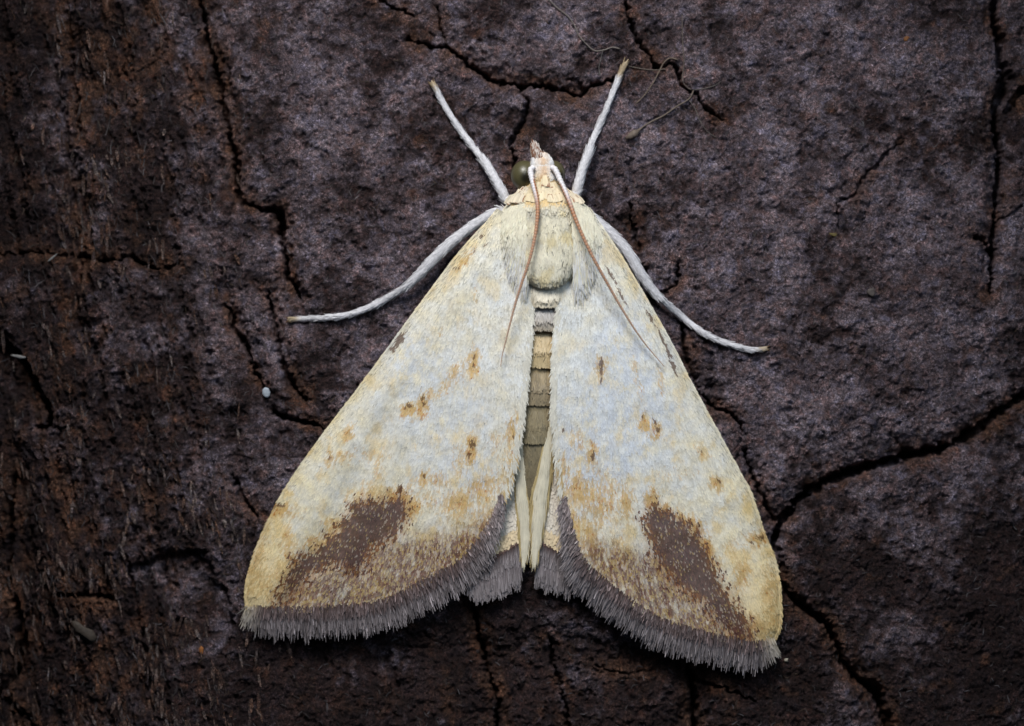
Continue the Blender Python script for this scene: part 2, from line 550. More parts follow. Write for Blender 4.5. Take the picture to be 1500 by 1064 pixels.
    pat = sstep(-0.3, 0.35, fbm(px / 62, py / 74, 78, 4, 0.6))[..., None]
    rgb = rgb * (0.62 + 0.62 * pat) * (1 - (1 - pat) * np.array([0.0, 0.07, 0.09]))
    rn = fbm(px / 34, py / 50, 80, 4, 0.6)
    rust = 0.75 * sstep(24, 3, dmin) * sstep(-0.15, 0.25, fbm(px / 60, py / 60, 83, 3) + 0.1)
    rust = rust + 0.75 * np.exp(-((rx - 8) / 30) ** 2) * sstep(-0.2, 0.3, rn)
    rust = rust + 0.6 * fmask * sstep(-0.02, 0.35, rn) + 0.45 * sstep(0.28, 0.5, fbm(px / 45, py / 45, 86, 3))
    rust = np.clip(rust, 0, 1)[..., None] * 0.8
    rc = np.array([0.150, 0.078, 0.045]) * (0.75 + 0.9 * sstep(-0.2, 0.4, fib)[..., None])
    rc = rc * (1 + 0.5 * lowl * sstep(-0.1, 0.3, fbm(px / 50, py / 60, 88, 3)))[..., None]
    rgb = rgb * (1 - rust) + rc * rust
    return h, rgb


def axis(lo, hi, flo, fhi, step):
    core = np.arange(flo, fhi + step, step)
    out, s = [], step
    a = flo
    while a > lo:
        s *= 1.13
        a -= s
        out.append(a)
    b, s, up = core[-1], step, []
    while b < hi:
        s *= 1.13
        b += s
        up.append(b)
    return np.concatenate([out[::-1], core, up])


ax = axis(-1700, 3200, -40, 1540, 1.8)
ay = axis(-1600, 2660, -40, 1104, 1.8)
GX, GY = np.meshgrid(ax, ay, indexing='ij')
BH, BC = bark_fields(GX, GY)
NX, NY = BH.shape


def bark_z(px, py):
    """bilinear bark height at photo px (arrays)"""
    i = np.clip(np.searchsorted(ax, px) - 1, 0, NX - 2)
    j = np.clip(np.searchsorted(ay, py) - 1, 0, NY - 2)
    fx = (px - ax[i]) / (ax[i + 1] - ax[i])
    fy = (py - ay[j]) / (ay[j + 1] - ay[j])
    return (BH[i, j] * (1 - fx) * (1 - fy) + BH[i + 1, j] * fx * (1 - fy) + BH[i, j + 1] * (1 - fx) * fy + BH[i + 1, j + 1] * fx * fy)


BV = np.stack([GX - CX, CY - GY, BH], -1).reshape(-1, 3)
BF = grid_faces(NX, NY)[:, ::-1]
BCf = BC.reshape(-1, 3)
fc = BV[BF].mean(1)
fx_, fy_ = fc[:, 0] + CX, CY - fc[:, 1]
# plates parted by the deep cracks, each its own piece of the bark
PLATES = [
    ('bark_plate', 'rounded dark bark plate below the wide curved crack',
     [(4000, -900), (1640, 500), (1560, 545), (1500, 583), (1440, 629), (1380, 661), (1300, 678), (1222, 704), (1166, 740), (1138, 790), (1148, 862), (1195, 900),
      (1228, 945), (1258, 997), (1302, 1064), (1330, 4000), (4000, 4000)]),
    ('bark_plate', 'narrow bark plate beyond the long upright crack',
     [(1461, -4000), (1461, 28), (1473, 85), (1480, 112), (1463, 152), (1467, 220), (1463, 320), (1454, 430), (1470, 520), (1500, 583), (1640, 500), (4000, -900), (4000, -4000)]),
    ('bark_plate', 'weathered fibrous rusty brown bark plate left of the stepped crack',
     [(284, -4000), (290, 0), (312, 95), (328, 175), (346, 250), (350, 293), (408, 306), (412, 356), (437, 436), (390, 428), (408, 519), (433, 573), (397, 605), (452, 621),
      (340, 700), (376, 760), (352, 900), (380, 1000), (390, 4000), (-4000, 4000), (-4000, -4000)]),
    ('bark_plate', 'bark plate above the jagged crack by the antenna side legs',
     [(540, -4000), (555, 0), (606, 22), (600, 54), (653, 68), (693, 97), (728, 119), (787, 124), (848, 140), (899, 116), (962, 96), (934, 55), (917, 0), (915, -4000)]),
]
owner = np.full(len(BF), -1)
for k, (_, _, poly) in enumerate(PLATES):
    m = inside(fx_, fy_, poly) & (owner < 0)
    owner[m] = k


def submesh(V, F, C, m):
    f = F[m]
    u, inv = np.unique(f, return_inverse=True)
    return V[u], inv.reshape(f.shape), C[u]


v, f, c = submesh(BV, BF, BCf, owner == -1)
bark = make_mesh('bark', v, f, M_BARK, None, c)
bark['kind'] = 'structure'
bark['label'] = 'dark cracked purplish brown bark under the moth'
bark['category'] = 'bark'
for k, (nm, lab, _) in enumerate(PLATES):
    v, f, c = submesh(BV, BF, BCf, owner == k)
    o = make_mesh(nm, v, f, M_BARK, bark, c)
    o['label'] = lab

# loose lint and fibres felted on the bark
N = 12000
fx = rng.uniform(-60, 1560, N)
fy = rng.uniform(-60, 1124, N)
dens = 0.35 + 0.65 * sstep(-0.2, 0.3, fbm(fx / 70, fy / 70, 90, 3))
k = rng.random(N) < dens
fx, fy = fx[k], fy[k]
N = len(fx)
ang = rng.uniform(0, math.pi, N)
gl = sstep(420, 240, fx)
ang = np.where(rng.random(N) < 0.75 * gl, 1.77 + 0.3 * rng.standard_normal(N), ang)
L = rng.uniform(4, 12, N) * (1 + 0.8 * gl)
d2 = np.stack([np.cos(ang), np.sin(ang)], 1)
P0 = np.stack([fx - CX, CY - fy], 1)
ths = []
bendv = rng.normal(0, 1.6, N)
for t, bk in ((0, 0), (0.5, 1.0), (1.0, 0.1)):
    q = P0 + d2 * (L * t)[:, None] + np.stack([-d2[:, 1], d2[:, 0]], 1) * (bendv * bk)[:, None]
    z = bark_z(q[:, 0] + CX, CY - q[:, 1])
    ths.append(np.column_stack([q, z]))
zmax = np.maximum(np.maximum(ths[0][:, 2], ths[2][:, 2]), ths[1][:, 2])
ok = (zmax - np.minimum(ths[0][:, 2], ths[2][:, 2])) < 9
ths = [a[ok] for a in ths]
d2, N = d2[ok], ok.sum()
wd = rng.uniform(0.28, 0.6, N)
side = np.column_stack([-d2[:, 1], d2[:, 0], np.zeros(N)])
rows = []
for i, a in enumerate(ths):
    a = a + np.array([0, 0, 0.5]) + np.array([0, 0, 1.2 if i == 1 else 0.0])
    wk = wd[:, None] * (1.0, 1.0, 0.4)[i]
    rows += [a - side * wk, a + side * wk]
FV = np.stack(rows, 1).reshape(-1, 3)
b = np.arange(N)[:, None] * 6
FF = np.concatenate([b + [0, 2, 3, 1], b + [2, 4, 5, 3]])[:, ::-1]
pal = np.array([[0.13, 0.11, 0.115], [0.19, 0.17, 0.18], [0.10, 0.065, 0.045], [0.06, 0.045, 0.045]])
pk = rng.choice(4, N, p=[0.4, 0.14, 0.2, 0.26])
FC = np.repeat(pal[pk] * rng.uniform(0.3, 0.75, (N, 1)), 6, axis=0)
o = make_mesh('bark_fibres', FV, FF, M_FLAKE, bark, FC)
o['kind'] = 'stuff'

# torn splinters and scurf along the grain of the weathered bark
N = 5200
sx_ = rng.uniform(-60, 470, N)
sy_ = rng.uniform(-60, 1124, N)
rid = np.exp(-((sx_ - (92 + 18 * np.sin(sy_ / 140.0) + 0.03 * sy_)) / 40) ** 2) * sstep(760, 560, sy_)
dn = np.clip(0.9 * sstep(600, 780, sy_) * sstep(430, 300, sx_) + 0.75 * rid + 0.10 * sstep(420, 300, sx_), 0, 1) * sstep(-0.25, 0.2, fbm(sx_ / 60, sy_ / 90, 95, 3))
k = (rng.random(N) < dn) & ~((sx_ > 185) & (sx_ < 345) & (sy_ > 800) & (sy_ < 900))
sx_, sy_ = sx_[k], sy_[k]
N = len(sx_)
ang = -math.pi / 2 + 0.17 + 0.16 * rng.standard_normal(N)
d2 = np.stack([np.cos(ang), np.sin(ang)], 1)
L = rng.uniform(9, 34, N)
tz = []
for t in (0.0, 0.5, 1.0):
    q = np.stack([sx_ - CX, CY - sy_], 1) + d2 * (L * t)[:, None]
    tz.append(np.column_stack([q, bark_z(q[:, 0] + CX, CY - q[:, 1]) - 0.5]))
z1 = np.minimum(tz[0][:, 2], tz[1][:, 2] + 2)
dd = tz[2] - tz[0]
dd[:, 2] = np.clip(dd[:, 2], -5, 5)
SV, SF, SC = blades(tz[0] + [0, 0, 0.3], dd, np.tile([0, 0, 1.0], (N, 1)), L, rng.uniform(2.0, 6.0, N), rng.uniform(0.5, 5.0, N),
                    *[np.array([[0.15, 0.090, 0.062], [0.19, 0.150, 0.128], [0.075, 0.052, 0.045], [0.22, 0.185, 0.16]])[rng.choice(4, N, p=[.34, .28, .28, .10])] * rng.uniform(.6, 1.3, (N, 1)) for _ in (0, 1)],
                    prof=(.7, 1, .3), bend=rng.normal(0, 2.0, N), tilt=rng.normal(0, 1.6, N))
o = make_mesh('bark_splinters', SV, SF, M_BARK, bark, SC)
o['kind'] = 'stuff'

# ------------------------------------------------------------------ the moth
MO = np.array([*W([(797, 400)])[0], 0.0])
moth = bpy.data.objects.new('moth', None)
col.objects.link(moth)
moth.empty_display_size = 0.002
moth.location = MO * S
moth['label'] = 'pale cream moth with brown wing tips resting on dark bark'
moth['category'] = 'moth'


def part(name, V, F, mat, C=None, parent=moth, **kw):
    return make_mesh(name, V, F, mat, parent, C, origin=MO, **kw)


# ---- fore wings: outlines in photo px
WING = {
    'L': dict(
        costa=[(728, 306), (712, 326), (690, 349), (660, 385), (622, 436), (592, 476), (560, 520), (520, 574), (480, 626), (442, 678), (412, 724), (391, 765), (373, 808), (361, 848), (358, 872), (361, 892)],
        termen=[(361, 892), (395, 893), (425, 894), (481, 892), (537, 887), (570, 878), (594, 867), (636, 845), (678, 820), (706, 787), (726, 754), (737, 723)],
        inner=[(766, 330), (772, 380), (779, 425), (778, 460), (776, 490), (773, 525), (769, 560), (766, 595), (762, 622), (757, 650), (752, 680), (746, 702), (737, 723)],
        focus=(752, 262), axis=-1),
    'R': dict(
        costa=[(864, 304), (882, 332), (906, 368), (930, 408), (956, 452), (986, 506), (1011, 556), (1036, 602), (1061, 648), (1084, 690), (1101, 722), (1119, 776), (1136, 820), (1143, 855), (1146, 895), (1143, 922), (1134, 940)],
        termen=[(1134, 940), (1101, 943), (1051, 933), (1008, 922), (964, 907), (923, 881), (885, 852), (856, 824), (840, 791), (831, 756), (823, 724)],
        inner=[(832, 330), (830, 380), (823, 425), (816, 460), (813, 490), (811, 525), (811, 560), (810, 595), (813, 622), (815, 650), (818, 680), (821, 702), (823, 724)],
        focus=(846, 262), axis=1),
}


def wing_z(px, py, sd):
    """height of the wing's upper surface; px, py photo pixels"""
    w = WING[sd]
    a = np.abs(px - 794)
    z = 20 + 44 * np.exp(-(a / 210) ** 2) * (1 - 0.45 * sstep(480, 860, py))
    dc, _, _ = dist_poly(px, py, w['costa'])
    z = z - 15 * np.exp(-dc / 13.0) + 3.0 * np.exp(-((dc - 34) / 20) ** 2)
    # veins: gentle pleats fanning out from the wing base
    bx, by = w['focus']
    th = np.arctan2((px - bx) * w['axis'], py - by)
    r = np.hypot(px - bx, py - by)
    amp = 2.6 * sstep(230, 600, r)
    z = z + amp * np.sin(th * 52 + 1.3 * w['axis']) * sstep(8, 40, dc) * (0.7 + 0.5 * np.sin(th * 17))
    z = z + 2.2 * fbm(px / 55, py / 75, 101 + (sd == 'R'), 3) + 0.35 * fbm(px / 16, py / 22, 108, 2)
    return z


def wing_n(px, py, sd, e=1.5):
    gx = (wing_z(px + e, py, sd) - wing_z(px - e, py, sd)) / (2 * e)
    gy = -(wing_z(px, py + e, sd) - wing_z(px, py - e, sd)) / (2 * e)
    n = np.stack([-gx, -gy, np.ones_like(gx)], -1)
    return n / np.linalg.norm(n, axis=-1, keepdims=True)


CREAM = lin([239, 225, 186])
WHITE = lin([230, 232, 231])
BLUE = lin([214, 220, 229])
OCHRE = lin([212, 176, 114])
ORANGE = lin([190, 128, 58])
BROWN = lin([78, 45, 41])
DARK = lin([66, 44, 38])
PINKISH = lin([226, 202, 186])


def ell(px, py, cx, cy, rx, ry, deg=0.0):
    a = math.radians(deg)
    dx, dy = px - cx, py - cy
    u = (dx * math.cos(a) + dy * math.sin(a)) / rx
    v = (-dx * math.sin(a) + dy * math.cos(a)) / ry
    return np.exp(-(u * u + v * v) ** 1.3)


MARKS = {
    # ochre: x, y, rx, ry, angle, strength
    'L': dict(
        ochre=[(695, 525, 7, 19, 10, 1.0), (671, 541, 9, 24, 35, .55), (652, 563, 9, 20, 40, .5), (630, 575, 14, 9, -30, .5), (600, 598, 9, 12, 25, .95), (622, 590, 9, 15, 20, .95),
               (515, 627, 7, 12, 20, .7), (486, 668, 6, 10, 20, .8), (510, 664, 26, 8, -15, .45), (545, 662, 26, 9, 0, .4), (553, 680, 10, 20, -10, .4), (690, 654, 7, 22, 12, 1.0),
               (678, 668, 16, 24, 25, .35), (750, 625, 9, 20, 8, .75), (727, 640, 11, 16, 10, .4), (745, 668, 12, 26, 10, .45), (697, 425, 4, 8, 0, .5), (684, 380, 5, 22, 38, .7), (646, 485, 4, 8, 20, .45),
               (408, 742, 26, 9, 8, .95), (392, 748, 8, 8, 0, .6), (424, 790, 8, 22, 5, .75), (432, 812, 9, 12, 5, .65), (625, 696, 16, 8, -12, .75), (645, 700, 16, 12, 0, .5), (710, 710, 24, 16, -15, .75),
               (672, 732, 24, 18, -20, .7), (632, 728, 16, 14, 0, .45), (700, 755, 30, 22, -30, .4), (545, 715, 14, 16, 0, .45), (518, 726, 14, 12, 0, .5), (586, 718, 22, 10, -15, .8), (608, 738, 10, 14, 0, .8),
               (486, 765, 12, 9, -30, .6), (460, 790, 28, 9, -20, .6), (376, 820, 14, 60, 12, .5), (400, 850, 40, 40, 0, .4), (715, 770, 16, 28, 25, .8), (690, 790, 26, 20, -35, .6)],
        dark=[(696, 518, 2.2, 5, 0), (694, 530, 2, 4, 0), (603, 589, 4, 4, 0), (598, 593, 3, 3, 0), (622, 578, 2.5, 4, 0), (623, 586, 2.5, 4, 0), (516, 629, 2, 3, 0), (486, 667, 2.5, 4, 0),
              (693, 646, 4, 8, 0), (688, 660, 3, 5, 0), (586, 497, 6, 14, 35), (578, 510, 5, 5, 0), (592, 490, 3, 12, 35), (752, 634, 2, 3, 0), (588, 712, 4, 7, 20), (396, 742, 6, 3, 0), (412, 738, 10, 2.5, 0),
              (708, 344, 3, 5, 20), (714, 356, 5, 2.5, -40), (698, 364, 3, 3, 0), (672, 391, 5, 3, 0), (623, 692, 3, 4, 0)],
        blotch=[(516, 736), (536, 727), (556, 728), (578, 722), (592, 718), (600, 742), (592, 768), (576, 784), (548, 800), (534, 832), (510, 832), (492, 822), (461, 836), (433, 866), (419, 888), (400, 888),
                (412, 858), (434, 814), (467, 799), (495, 774), (508, 754)],
        core=[(530, 742), (580, 738), (586, 765), (560, 790), (535, 822), (505, 825), (480, 822), (455, 832), (470, 808), (505, 780), (515, 755)],
        term=[(400, 896), (425, 850), (470, 830), (560, 790), (600, 778), (640, 772), (690, 764), (724, 742), (740, 735), (740, 770), (690, 830), (600, 885), (500, 905)],
        apex=(372, 850), bluec=[(655, 590, 70, 90), (600, 520, 40, 50), (690, 690, 60, 30)]),
    'R': dict(
        ochre=[(879, 535, 8, 18, 0, .55), (941, 616, 6, 12, -10, .9), (958, 622, 8, 12, -25, .9), (866, 660, 7, 17, 0, .85), (843, 640, 12, 14, -30, .4), (1025, 660, 8, 11, -20, .55), (1047, 704, 8, 11, -20, .8),
               (965, 555, 4, 18, -5, .45), (930, 545, 5, 40, -12, .35), (990, 690, 30, 10, 0, .25), (1108, 785, 18, 10, -10, .95), (1085, 840, 11, 24, 10, .75), (1075, 800, 14, 16, 0, .35), (952, 725, 9, 13, 0, .9),
               (966, 740, 12, 9, 0, .7), (915, 732, 14, 24, 0, .6), (875, 730, 26, 40, 10, .6), (848, 712, 18, 26, 0, .7), (828, 690, 8, 40, 0, .5), (862, 790, 18, 38, -20, .7), (842, 760, 9, 30, -15, .7),
               (1010, 760, 26, 9, 35, .8), (1035, 797, 9, 18, -20, .7), (1130, 880, 14, 60, -6, .55), (1110, 920, 30, 24, 0, .55), (905, 800, 16, 30, 0, .45), (880, 825, 20, 20, 0, .6), (935, 850, 20, 26, 0, .35),
               (985, 880, 20, 26, 0, .35), (1040, 915, 26, 16, 0, .3)],
        dark=[(879, 526, 2.6, 7, 0), (880, 538, 3, 8, 0), (879, 552, 1.5, 5, 0), (827, 625, 3, 3, 0), (940, 607, 2, 4, 0), (957, 614, 2.5, 7, -25), (962, 624, 3, 5, 0), (868, 663, 3, 6, 0), (1052, 700, 3, 6, -20),
              (976, 512, 3, 14, -20), (983, 532, 3, 14, -20), (966, 490, 2, 16, -24), (950, 462, 2, 18, -28), (1112, 784, 8, 4, 0), (1100, 790, 5, 3, 0), (958, 736, 3, 6, -20), (1025, 655, 2, 4, 0),
              (893, 400, 2, 20, -30), (908, 430, 1.6, 18, -30), (872, 363, 4, 2.5, 0)],
        blotch=[(940, 752), (950, 738), (962, 735), (985, 750), (1016, 768), (1031, 797), (1050, 831), (1060, 861), (1080, 884), (1097, 907), (1100, 936), (1078, 938), (1050, 910), (1030, 880), (1002, 862), (970, 832), (949, 784)],
        core=[(946, 756), (965, 750), (1000, 775), (1025, 805), (1042, 840), (1056, 872), (1045, 882), (1010, 852), (980, 830), (958, 790)],
        term=[(846, 790), (870, 785), (900, 795), (935, 800), (960, 800), (1000, 850), (1050, 890), (1095, 910), (1100, 950), (1000, 930), (920, 890), (870, 845)],
        apex=(1125, 890), bluec=[(880, 620, 60, 90), (930, 590, 60, 100), (850, 690, 50, 50), (910, 500, 40, 60)]),
}


def poly_mask(px, py, poly, soft):
    d, _, _ = dist_poly(px, py, poly + [poly[0]])
    s = np.where(inside(px, py, poly), d, -d)
    return sstep(-soft, soft, s)


def wing_colour(px, py, sd, jitter=True):
    m = MARKS[sd]
    n = len(px)
    r = rng.random((6, n)) if jitter else np.full((6, n), 0.5)
    w = WING[sd]
    dc, _, _ = dist_poly(px, py, w['costa'])
    dt, _, _ = dist_poly(px, py, w['termen'])
    bx, by = w['focus']
    th = np.arctan2((px - bx) * w['axis'], py - by)
    rad = np.hypot(px - bx, py - by)
    # markings cluster in short streaks of neighbouring scales
    for q_, sdn in ((1, 301), (3, 303), (0, 305)):
        u_ = 0.55 * perlin(th * 150, rad / 13, sdn) + 0.35 * perlin(th * 420, rad / 7, sdn + 1) + 0.42 * (r[q_] - 0.5)
        rk = np.empty(n)
        rk[np.argsort(u_)] = (np.arange(n) + 0.5) / n
        r[q_] = rk
    # streak noise along the scale rows
    st = fbm(th * 60, rad / 45, 140, 3)
    cl = fbm(px / 30, py / 30, 144, 4, 0.6)
    warm = np.clip(0.42 * np.exp(-dc / 40) + 0.25 + 0.75 * cl + 0.35 * sstep(600, 820, py) - 0.1 * (sd == 'R'), 0, 1)
    c = WHITE * (1 - warm[:, None]) + CREAM * warm[:, None]
    gs = (sstep(0.05, 0.4, fbm(th * 110, rad / 28, 141, 3)) * (0.30 + 0.35 * sstep(330, 120, rad)))[:, None]
    c = c * (1 - gs) + lin([176, 172, 158]) * gs
    ys_ = (sstep(0.0, 0.4, fbm(px / 36, py / 44, 142, 4, 0.6)) * (0.28 + 0.4 * sstep(540, 720, py) + 0.3 * np.exp(-dc / 40)))[:, None]
    c = c * (1 - ys_) + lin([230, 204, 146]) * ys_
    bl = sum(ell(px, py, *b) for b in m['bluec'])
    bl = np.clip(bl, 0, 1) * sstep(-0.25, 0.25, fbm(px / 12, py / 20, 150, 4, 0.65)) * (0.8 if sd == 'R' else 0.6)
    c = c * (1 - bl[:, None]) + BLUE * bl[:, None]
    ap = ell(px, py, *m['apex'], 60, 75)
    c = c * (1 - 0.75 * ap[:, None]) + lin([240, 214, 156]) * 0.75 * ap[:, None]
    oc = np.zeros(n)
    jx = px + 5 * perlin(px / 9, py / 14, 160)
    jy = py + 8 * perlin(px / 8, py / 14, 161)
    for (x, y, a, b_, g, s) in m['ochre']:
        oc = np.maximum(oc, s * ell(jx, jy, x, y, a * 1.25, b_ * 1.2, g))
    oc = np.clip(oc * (1.08 + 0.8 * st + 0.5 * cl), 0, 1)
    pick = oc > 0.10 + 0.62 * r[0]
    k = (np.clip(oc, 0, 1) * (0.5 + 0.5 * r[1]))[:, None]
    k = np.where(pick[:, None], np.clip(k + 0.25, 0, 0.95), k * 0.35)
    tint = np.where((r[2] < 0.14 * oc)[:, None], ORANGE, OCHRE)
    c = c * (1 - k) + tint * k
    # terminal brown clouding
    te = poly_mask(jx, jy, m['term'], 24) * np.clip(1.02 + 0.8 * st + 0.5 * cl + 0.3 * np.exp(-dt / 12), 0, 1)
    tt = np.where((r[3] < 0.56)[:, None], lin([104, 70, 60]) * (0.80 + 0.7 * r[4][:, None]), np.where((r[3] < 0.88)[:, None], OCHRE * 0.60, PINKISH * 0.6))
    k = (te * (0.75 + 0.25 * r[5]))[:, None]
    k = np.where((r[0] < te)[:, None], k, k * 0.7)
    c = c * (1 - k) + tt * k
    b2 = poly_mask(jx, jy, m['blotch'], 15)
    co = poly_mask(jx, jy, m['core'], 20)
    pb_ = np.clip(0.88 * b2 + 0.4 * co + 0.2 * b2 * st, 0, 1)
    sel = r[1] < pb_
    bc = np.where((r[2] < 0.05)[:, None], OCHRE * 0.45, np.where((r[2] > 0.93)[:, None], PINKISH * 0.4, BROWN * (0.75 + 0.55 * r[4][:, None])))
    kk = np.where(sel, 0.92, 0.55 * b2)[:, None]
    c = c * (1 - kk) + bc * kk
    # ochre rim of the blotch
    rim = np.clip(4 * b2 * (1 - b2), 0, 1) * (r[5] < 0.55)
    kk = (0.32 * rim)[:, None]
    c = c * (1 - kk) + ORANGE * kk
    # dark line at the root of the fringe on the inner half
    tl = np.exp(-(dt / 4.5) ** 2) * sstep(20, 120, np.hypot(px - m['apex'][0], py - m['apex'][1]))
    kk = (0.75 * tl * (r[0] < 0.75))[:, None]
    c = c * (1 - kk) + BROWN * 0.8 * kk
    dk = np.zeros(n)
    for (x, y, a, b_, g) in m['dark']:
        dk = np.maximum(dk, ell(px, py, x, y, a, b_, g))
    kk = (np.where(dk > 0.2 + 0.75 * r[3], 0.80, 0.25 * dk))[:, None]
    c = c * (1 - kk) + lin([92, 60, 40]) * kk
    return np.clip(c * (0.84 + 0.22 * r[4][:, None]), 0.005, 0.9)


def coons(A, B, C, D, nu, nv):
    """A: u-curve at v=0 (costa), B: u-curve at v=1 (inner), C: v-curve at u=0 (base), D: v-curve at u=1 (termen)"""
    A, B, C, D = smooth(A, nu), smooth(B, nu), smooth(C, nv), smooth(D, nv)
    u = np.linspace(0, 1, nu)[:, None, None]
    v = np.linspace(0, 1, nv)[None, :, None]
    return ((1 - v) * A[:, None] + v * B[:, None] + (1 - u) * C[None] + u * D[None]
            - ((1 - u) * (1 - v) * A[0] + (1 - u) * v * B[0] + u * (1 - v) * A[-1] + u * v * B[-1]))


def shell(G, ztop, thick):
    """G (nu,nv,2) photo px, ztop (nu,nv): closed sheet of given thickness"""
    nu, nv = ztop.shape
    top = np.stack([G[..., 0] - CX, CY - G[..., 1], ztop], -1).reshape(-1, 3)
    bot = top - np.array([0, 0, thick])
    F = grid_faces(nu, nv)
    n = nu * nv
    idx = np.arange(n).reshape(nu, nv)
    ring = np.concatenate([idx[0, :-1], idx[:-1, -1], idx[-1, :0:-1], idx[:0:-1, 0]])
    r2 = np.roll(ring, -1)
    side = np.stack([ring, r2, r2 + n, ring + n], 1)
    # orientation test
    a, b_, c_ = top[F[0][0]], top[F[0][1]], top[F[0][2]]
    up = np.cross(b_ - a, c_ - a)[2] > 0
    Ft = F if up else F[:, ::-1]
    return np.vstack([top, bot]), np.vstack([Ft, Ft[:, ::-1] + n, side[:, ::-1] if up else side])


for sd in ('L', 'R'):
    w = WING[sd]
    base = [w['costa'][0], tuple(np.mean([w['costa'][0], w['inner'][0]], axis=0)), w['inner'][0]]
    G = coons(w['costa'], w['inner'], base, w['termen'], 150, 90)
    Z = wing_z(G[..., 0], G[..., 1], sd)
    V, F = shell(G, Z, 2.5)
    gc = wing_colour(G[..., 0].ravel(), G[..., 1].ravel(), sd)
    fw = part('forewing', V, F, M_MEMB, np.vstack([gc, gc]) * 0.55)
    fw['label'] = 'pale cream fore wing ' + ('with a large oblong brown blotch near its fringe' if sd == 'L' else 'with a tapering brown blotch and bluish sheen')
    # --- scales in rows over the upper side
    costa, termen, inner = smooth(w['costa'], 60), smooth(w['termen'], 60), smooth(w['inner'], 60)
    poly = np.vstack([costa, termen[1:], inner[::-1]])
    x0, x1, y0, y1 = poly[:, 0].min(), poly[:, 0].max(), poly[:, 1].min(), poly[:, 1].max()
    gx, gy = np.meshgrid(np.arange(x0, x1, 1.9), np.arange(y0, y1, 2.4), indexing='ij')
    gx = (gx + rng.uniform(-0.7, 0.7, gx.shape)).ravel()
    gy = (gy + rng.uniform(-0.9, 0.9, gy.shape)).ravel()
    k = inside(gx, gy, poly)
    gx, gy = gx[k], gy[k]
    n = len(gx)
    fxy = np.array(w['focus'], float)
    d = np.stack([gx, gy], 1) - fxy
    d /= np.linalg.norm(d, axis=1, keepdims=True)
    dc, _, _ = dist_poly(gx, gy, w['costa'])
    di, _, _ = dist_poly(gx, gy, w['inner'])
    out = np.array([w['axis'], 0.25])
    e = np.exp(-dc / 9.0)[:, None]
    d = d + 0.05 * e * out + 0.35 * np.exp(-di / 8.0)[:, None] * np.array([-w['axis'] * 0.6, 0.5])
    a = (rng.normal(0, 0.09, n) + 0.14 * perlin(gx / 40, gy / 40, 170)) * (1 - 0.7 * e[:, 0])
    d = np.stack([d[:, 0] * np.cos(a) - d[:, 1] * np.sin(a), d[:, 0] * np.sin(a) + d[:, 1] * np.cos(a)], 1)
    d /= np.linalg.norm(d, axis=1, keepdims=True)
    nn = wing_n(gx, gy, sd)
    z = wing_z(gx, gy, sd)
    dd = np.stack([d[:, 0], -d[:, 1], np.zeros(n)], 1)
    dd = dd - nn * (dd * nn).sum(1, keepdims=True)
    root = np.stack([gx - CX, CY - gy, z], 1)
    cc_ = wing_colour(gx, gy, sd)
    L = rng.uniform(6.6, 8.0, n) * (1 - 0.30 * e[:, 0])
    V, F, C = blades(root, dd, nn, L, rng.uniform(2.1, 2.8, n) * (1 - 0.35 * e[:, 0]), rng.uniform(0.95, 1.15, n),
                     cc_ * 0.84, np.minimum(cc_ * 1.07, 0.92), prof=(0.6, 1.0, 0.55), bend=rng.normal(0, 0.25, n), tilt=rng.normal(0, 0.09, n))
    # fine fur along the costal edge
    Cs = smooth(w['costa'], 500)
    tc_ = np.gradient(Cs, axis=0)
    tc_ /= np.linalg.norm(tc_, axis=1, keepdims=True)
    nc_ = 1500
    ii = rng.integers(20, 500, nc_)
    po = Cs[ii] + rng.uniform(0, 3.0, (nc_, 1)) * np.array([-w['axis'], 0])
    du = tc_[ii] + np.array([w['axis'], 0.1]) * rng.uniform(0.02, 0.42, (nc_, 1)) * sstep(0, 500, ii)[:, None]
    zc_ = wing_z(po[:, 0], po[:, 1], sd) + 0.6
    ccx = wing_colour(po[:, 0], po[:, 1], sd)
    fur = blades(np.stack([po[:, 0] - CX, CY - po[:, 1], zc_], 1), np.stack([du[:, 0], -du[:, 1], np.zeros(nc_)], 1), np.tile([0, 0, 1.0], (nc_, 1)),
                 rng.uniform(6, 11, nc_), rng.uniform(0.8, 1.3, nc_), rng.uniform(0, 1.2, nc_), ccx, ccx, prof=(.8, 1, .2), bend=rng.normal(0, .5, nc_))
    V, F, C = join([(V, F, C), fur])
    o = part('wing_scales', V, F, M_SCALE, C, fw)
    o['kind'] = 'stuff'
    # --- fringe along the termen: three overlapping layers of long scales
    T = smooth(w['termen'], 400)
    tg = np.gradient(T, axis=0)
    tg /= np.linalg.norm(tg, axis=1, keepdims=True)
    nrm = np.stack([tg[:, 1], -tg[:, 0]], 1)
    if nrm[200, 1] < 0:
        nrm = -nrm
    parts = []
    for layer, (cnt, l0, l1, zo) in enumerate(((1000, 34, 49, -3.0), (1500, 22, 40, -1.0), (1100, 6, 22, 1.0))):
        s = rng.uniform(0, 1, cnt)
        ii = (s * 399).astype(int)
        p = T[ii] - nrm[ii] * rng.uniform(-1, 6, (cnt, 1)) * (1 + 0.5 * perlin(s * 80, s * 0 + layer, 187))[:, None]
        torn = sstep(0.72, 1.0, s)
        apx = sstep(0.06, 0.0, s)
        dr = nrm[ii] * (0.75 - 0.50 * torn)[:, None] + np.array([0, 1.0]) * (0.55 + 0.45 * torn)[:, None] + np.array([w['axis'] * 0.5, 0]) * apx[:, None]
        aj = rng.normal(0, 0.06, cnt) + 0.10 * perlin(s * 60, s * 0 + layer, 180 + layer)
        dr = np.stack([dr[:, 0] * np.cos(aj) - dr[:, 1] * np.sin(aj), dr[:, 0] * np.sin(aj) + dr[:, 1] * np.cos(aj)], 1)
        dr /= np.linalg.norm(dr, axis=1, keepdims=True)
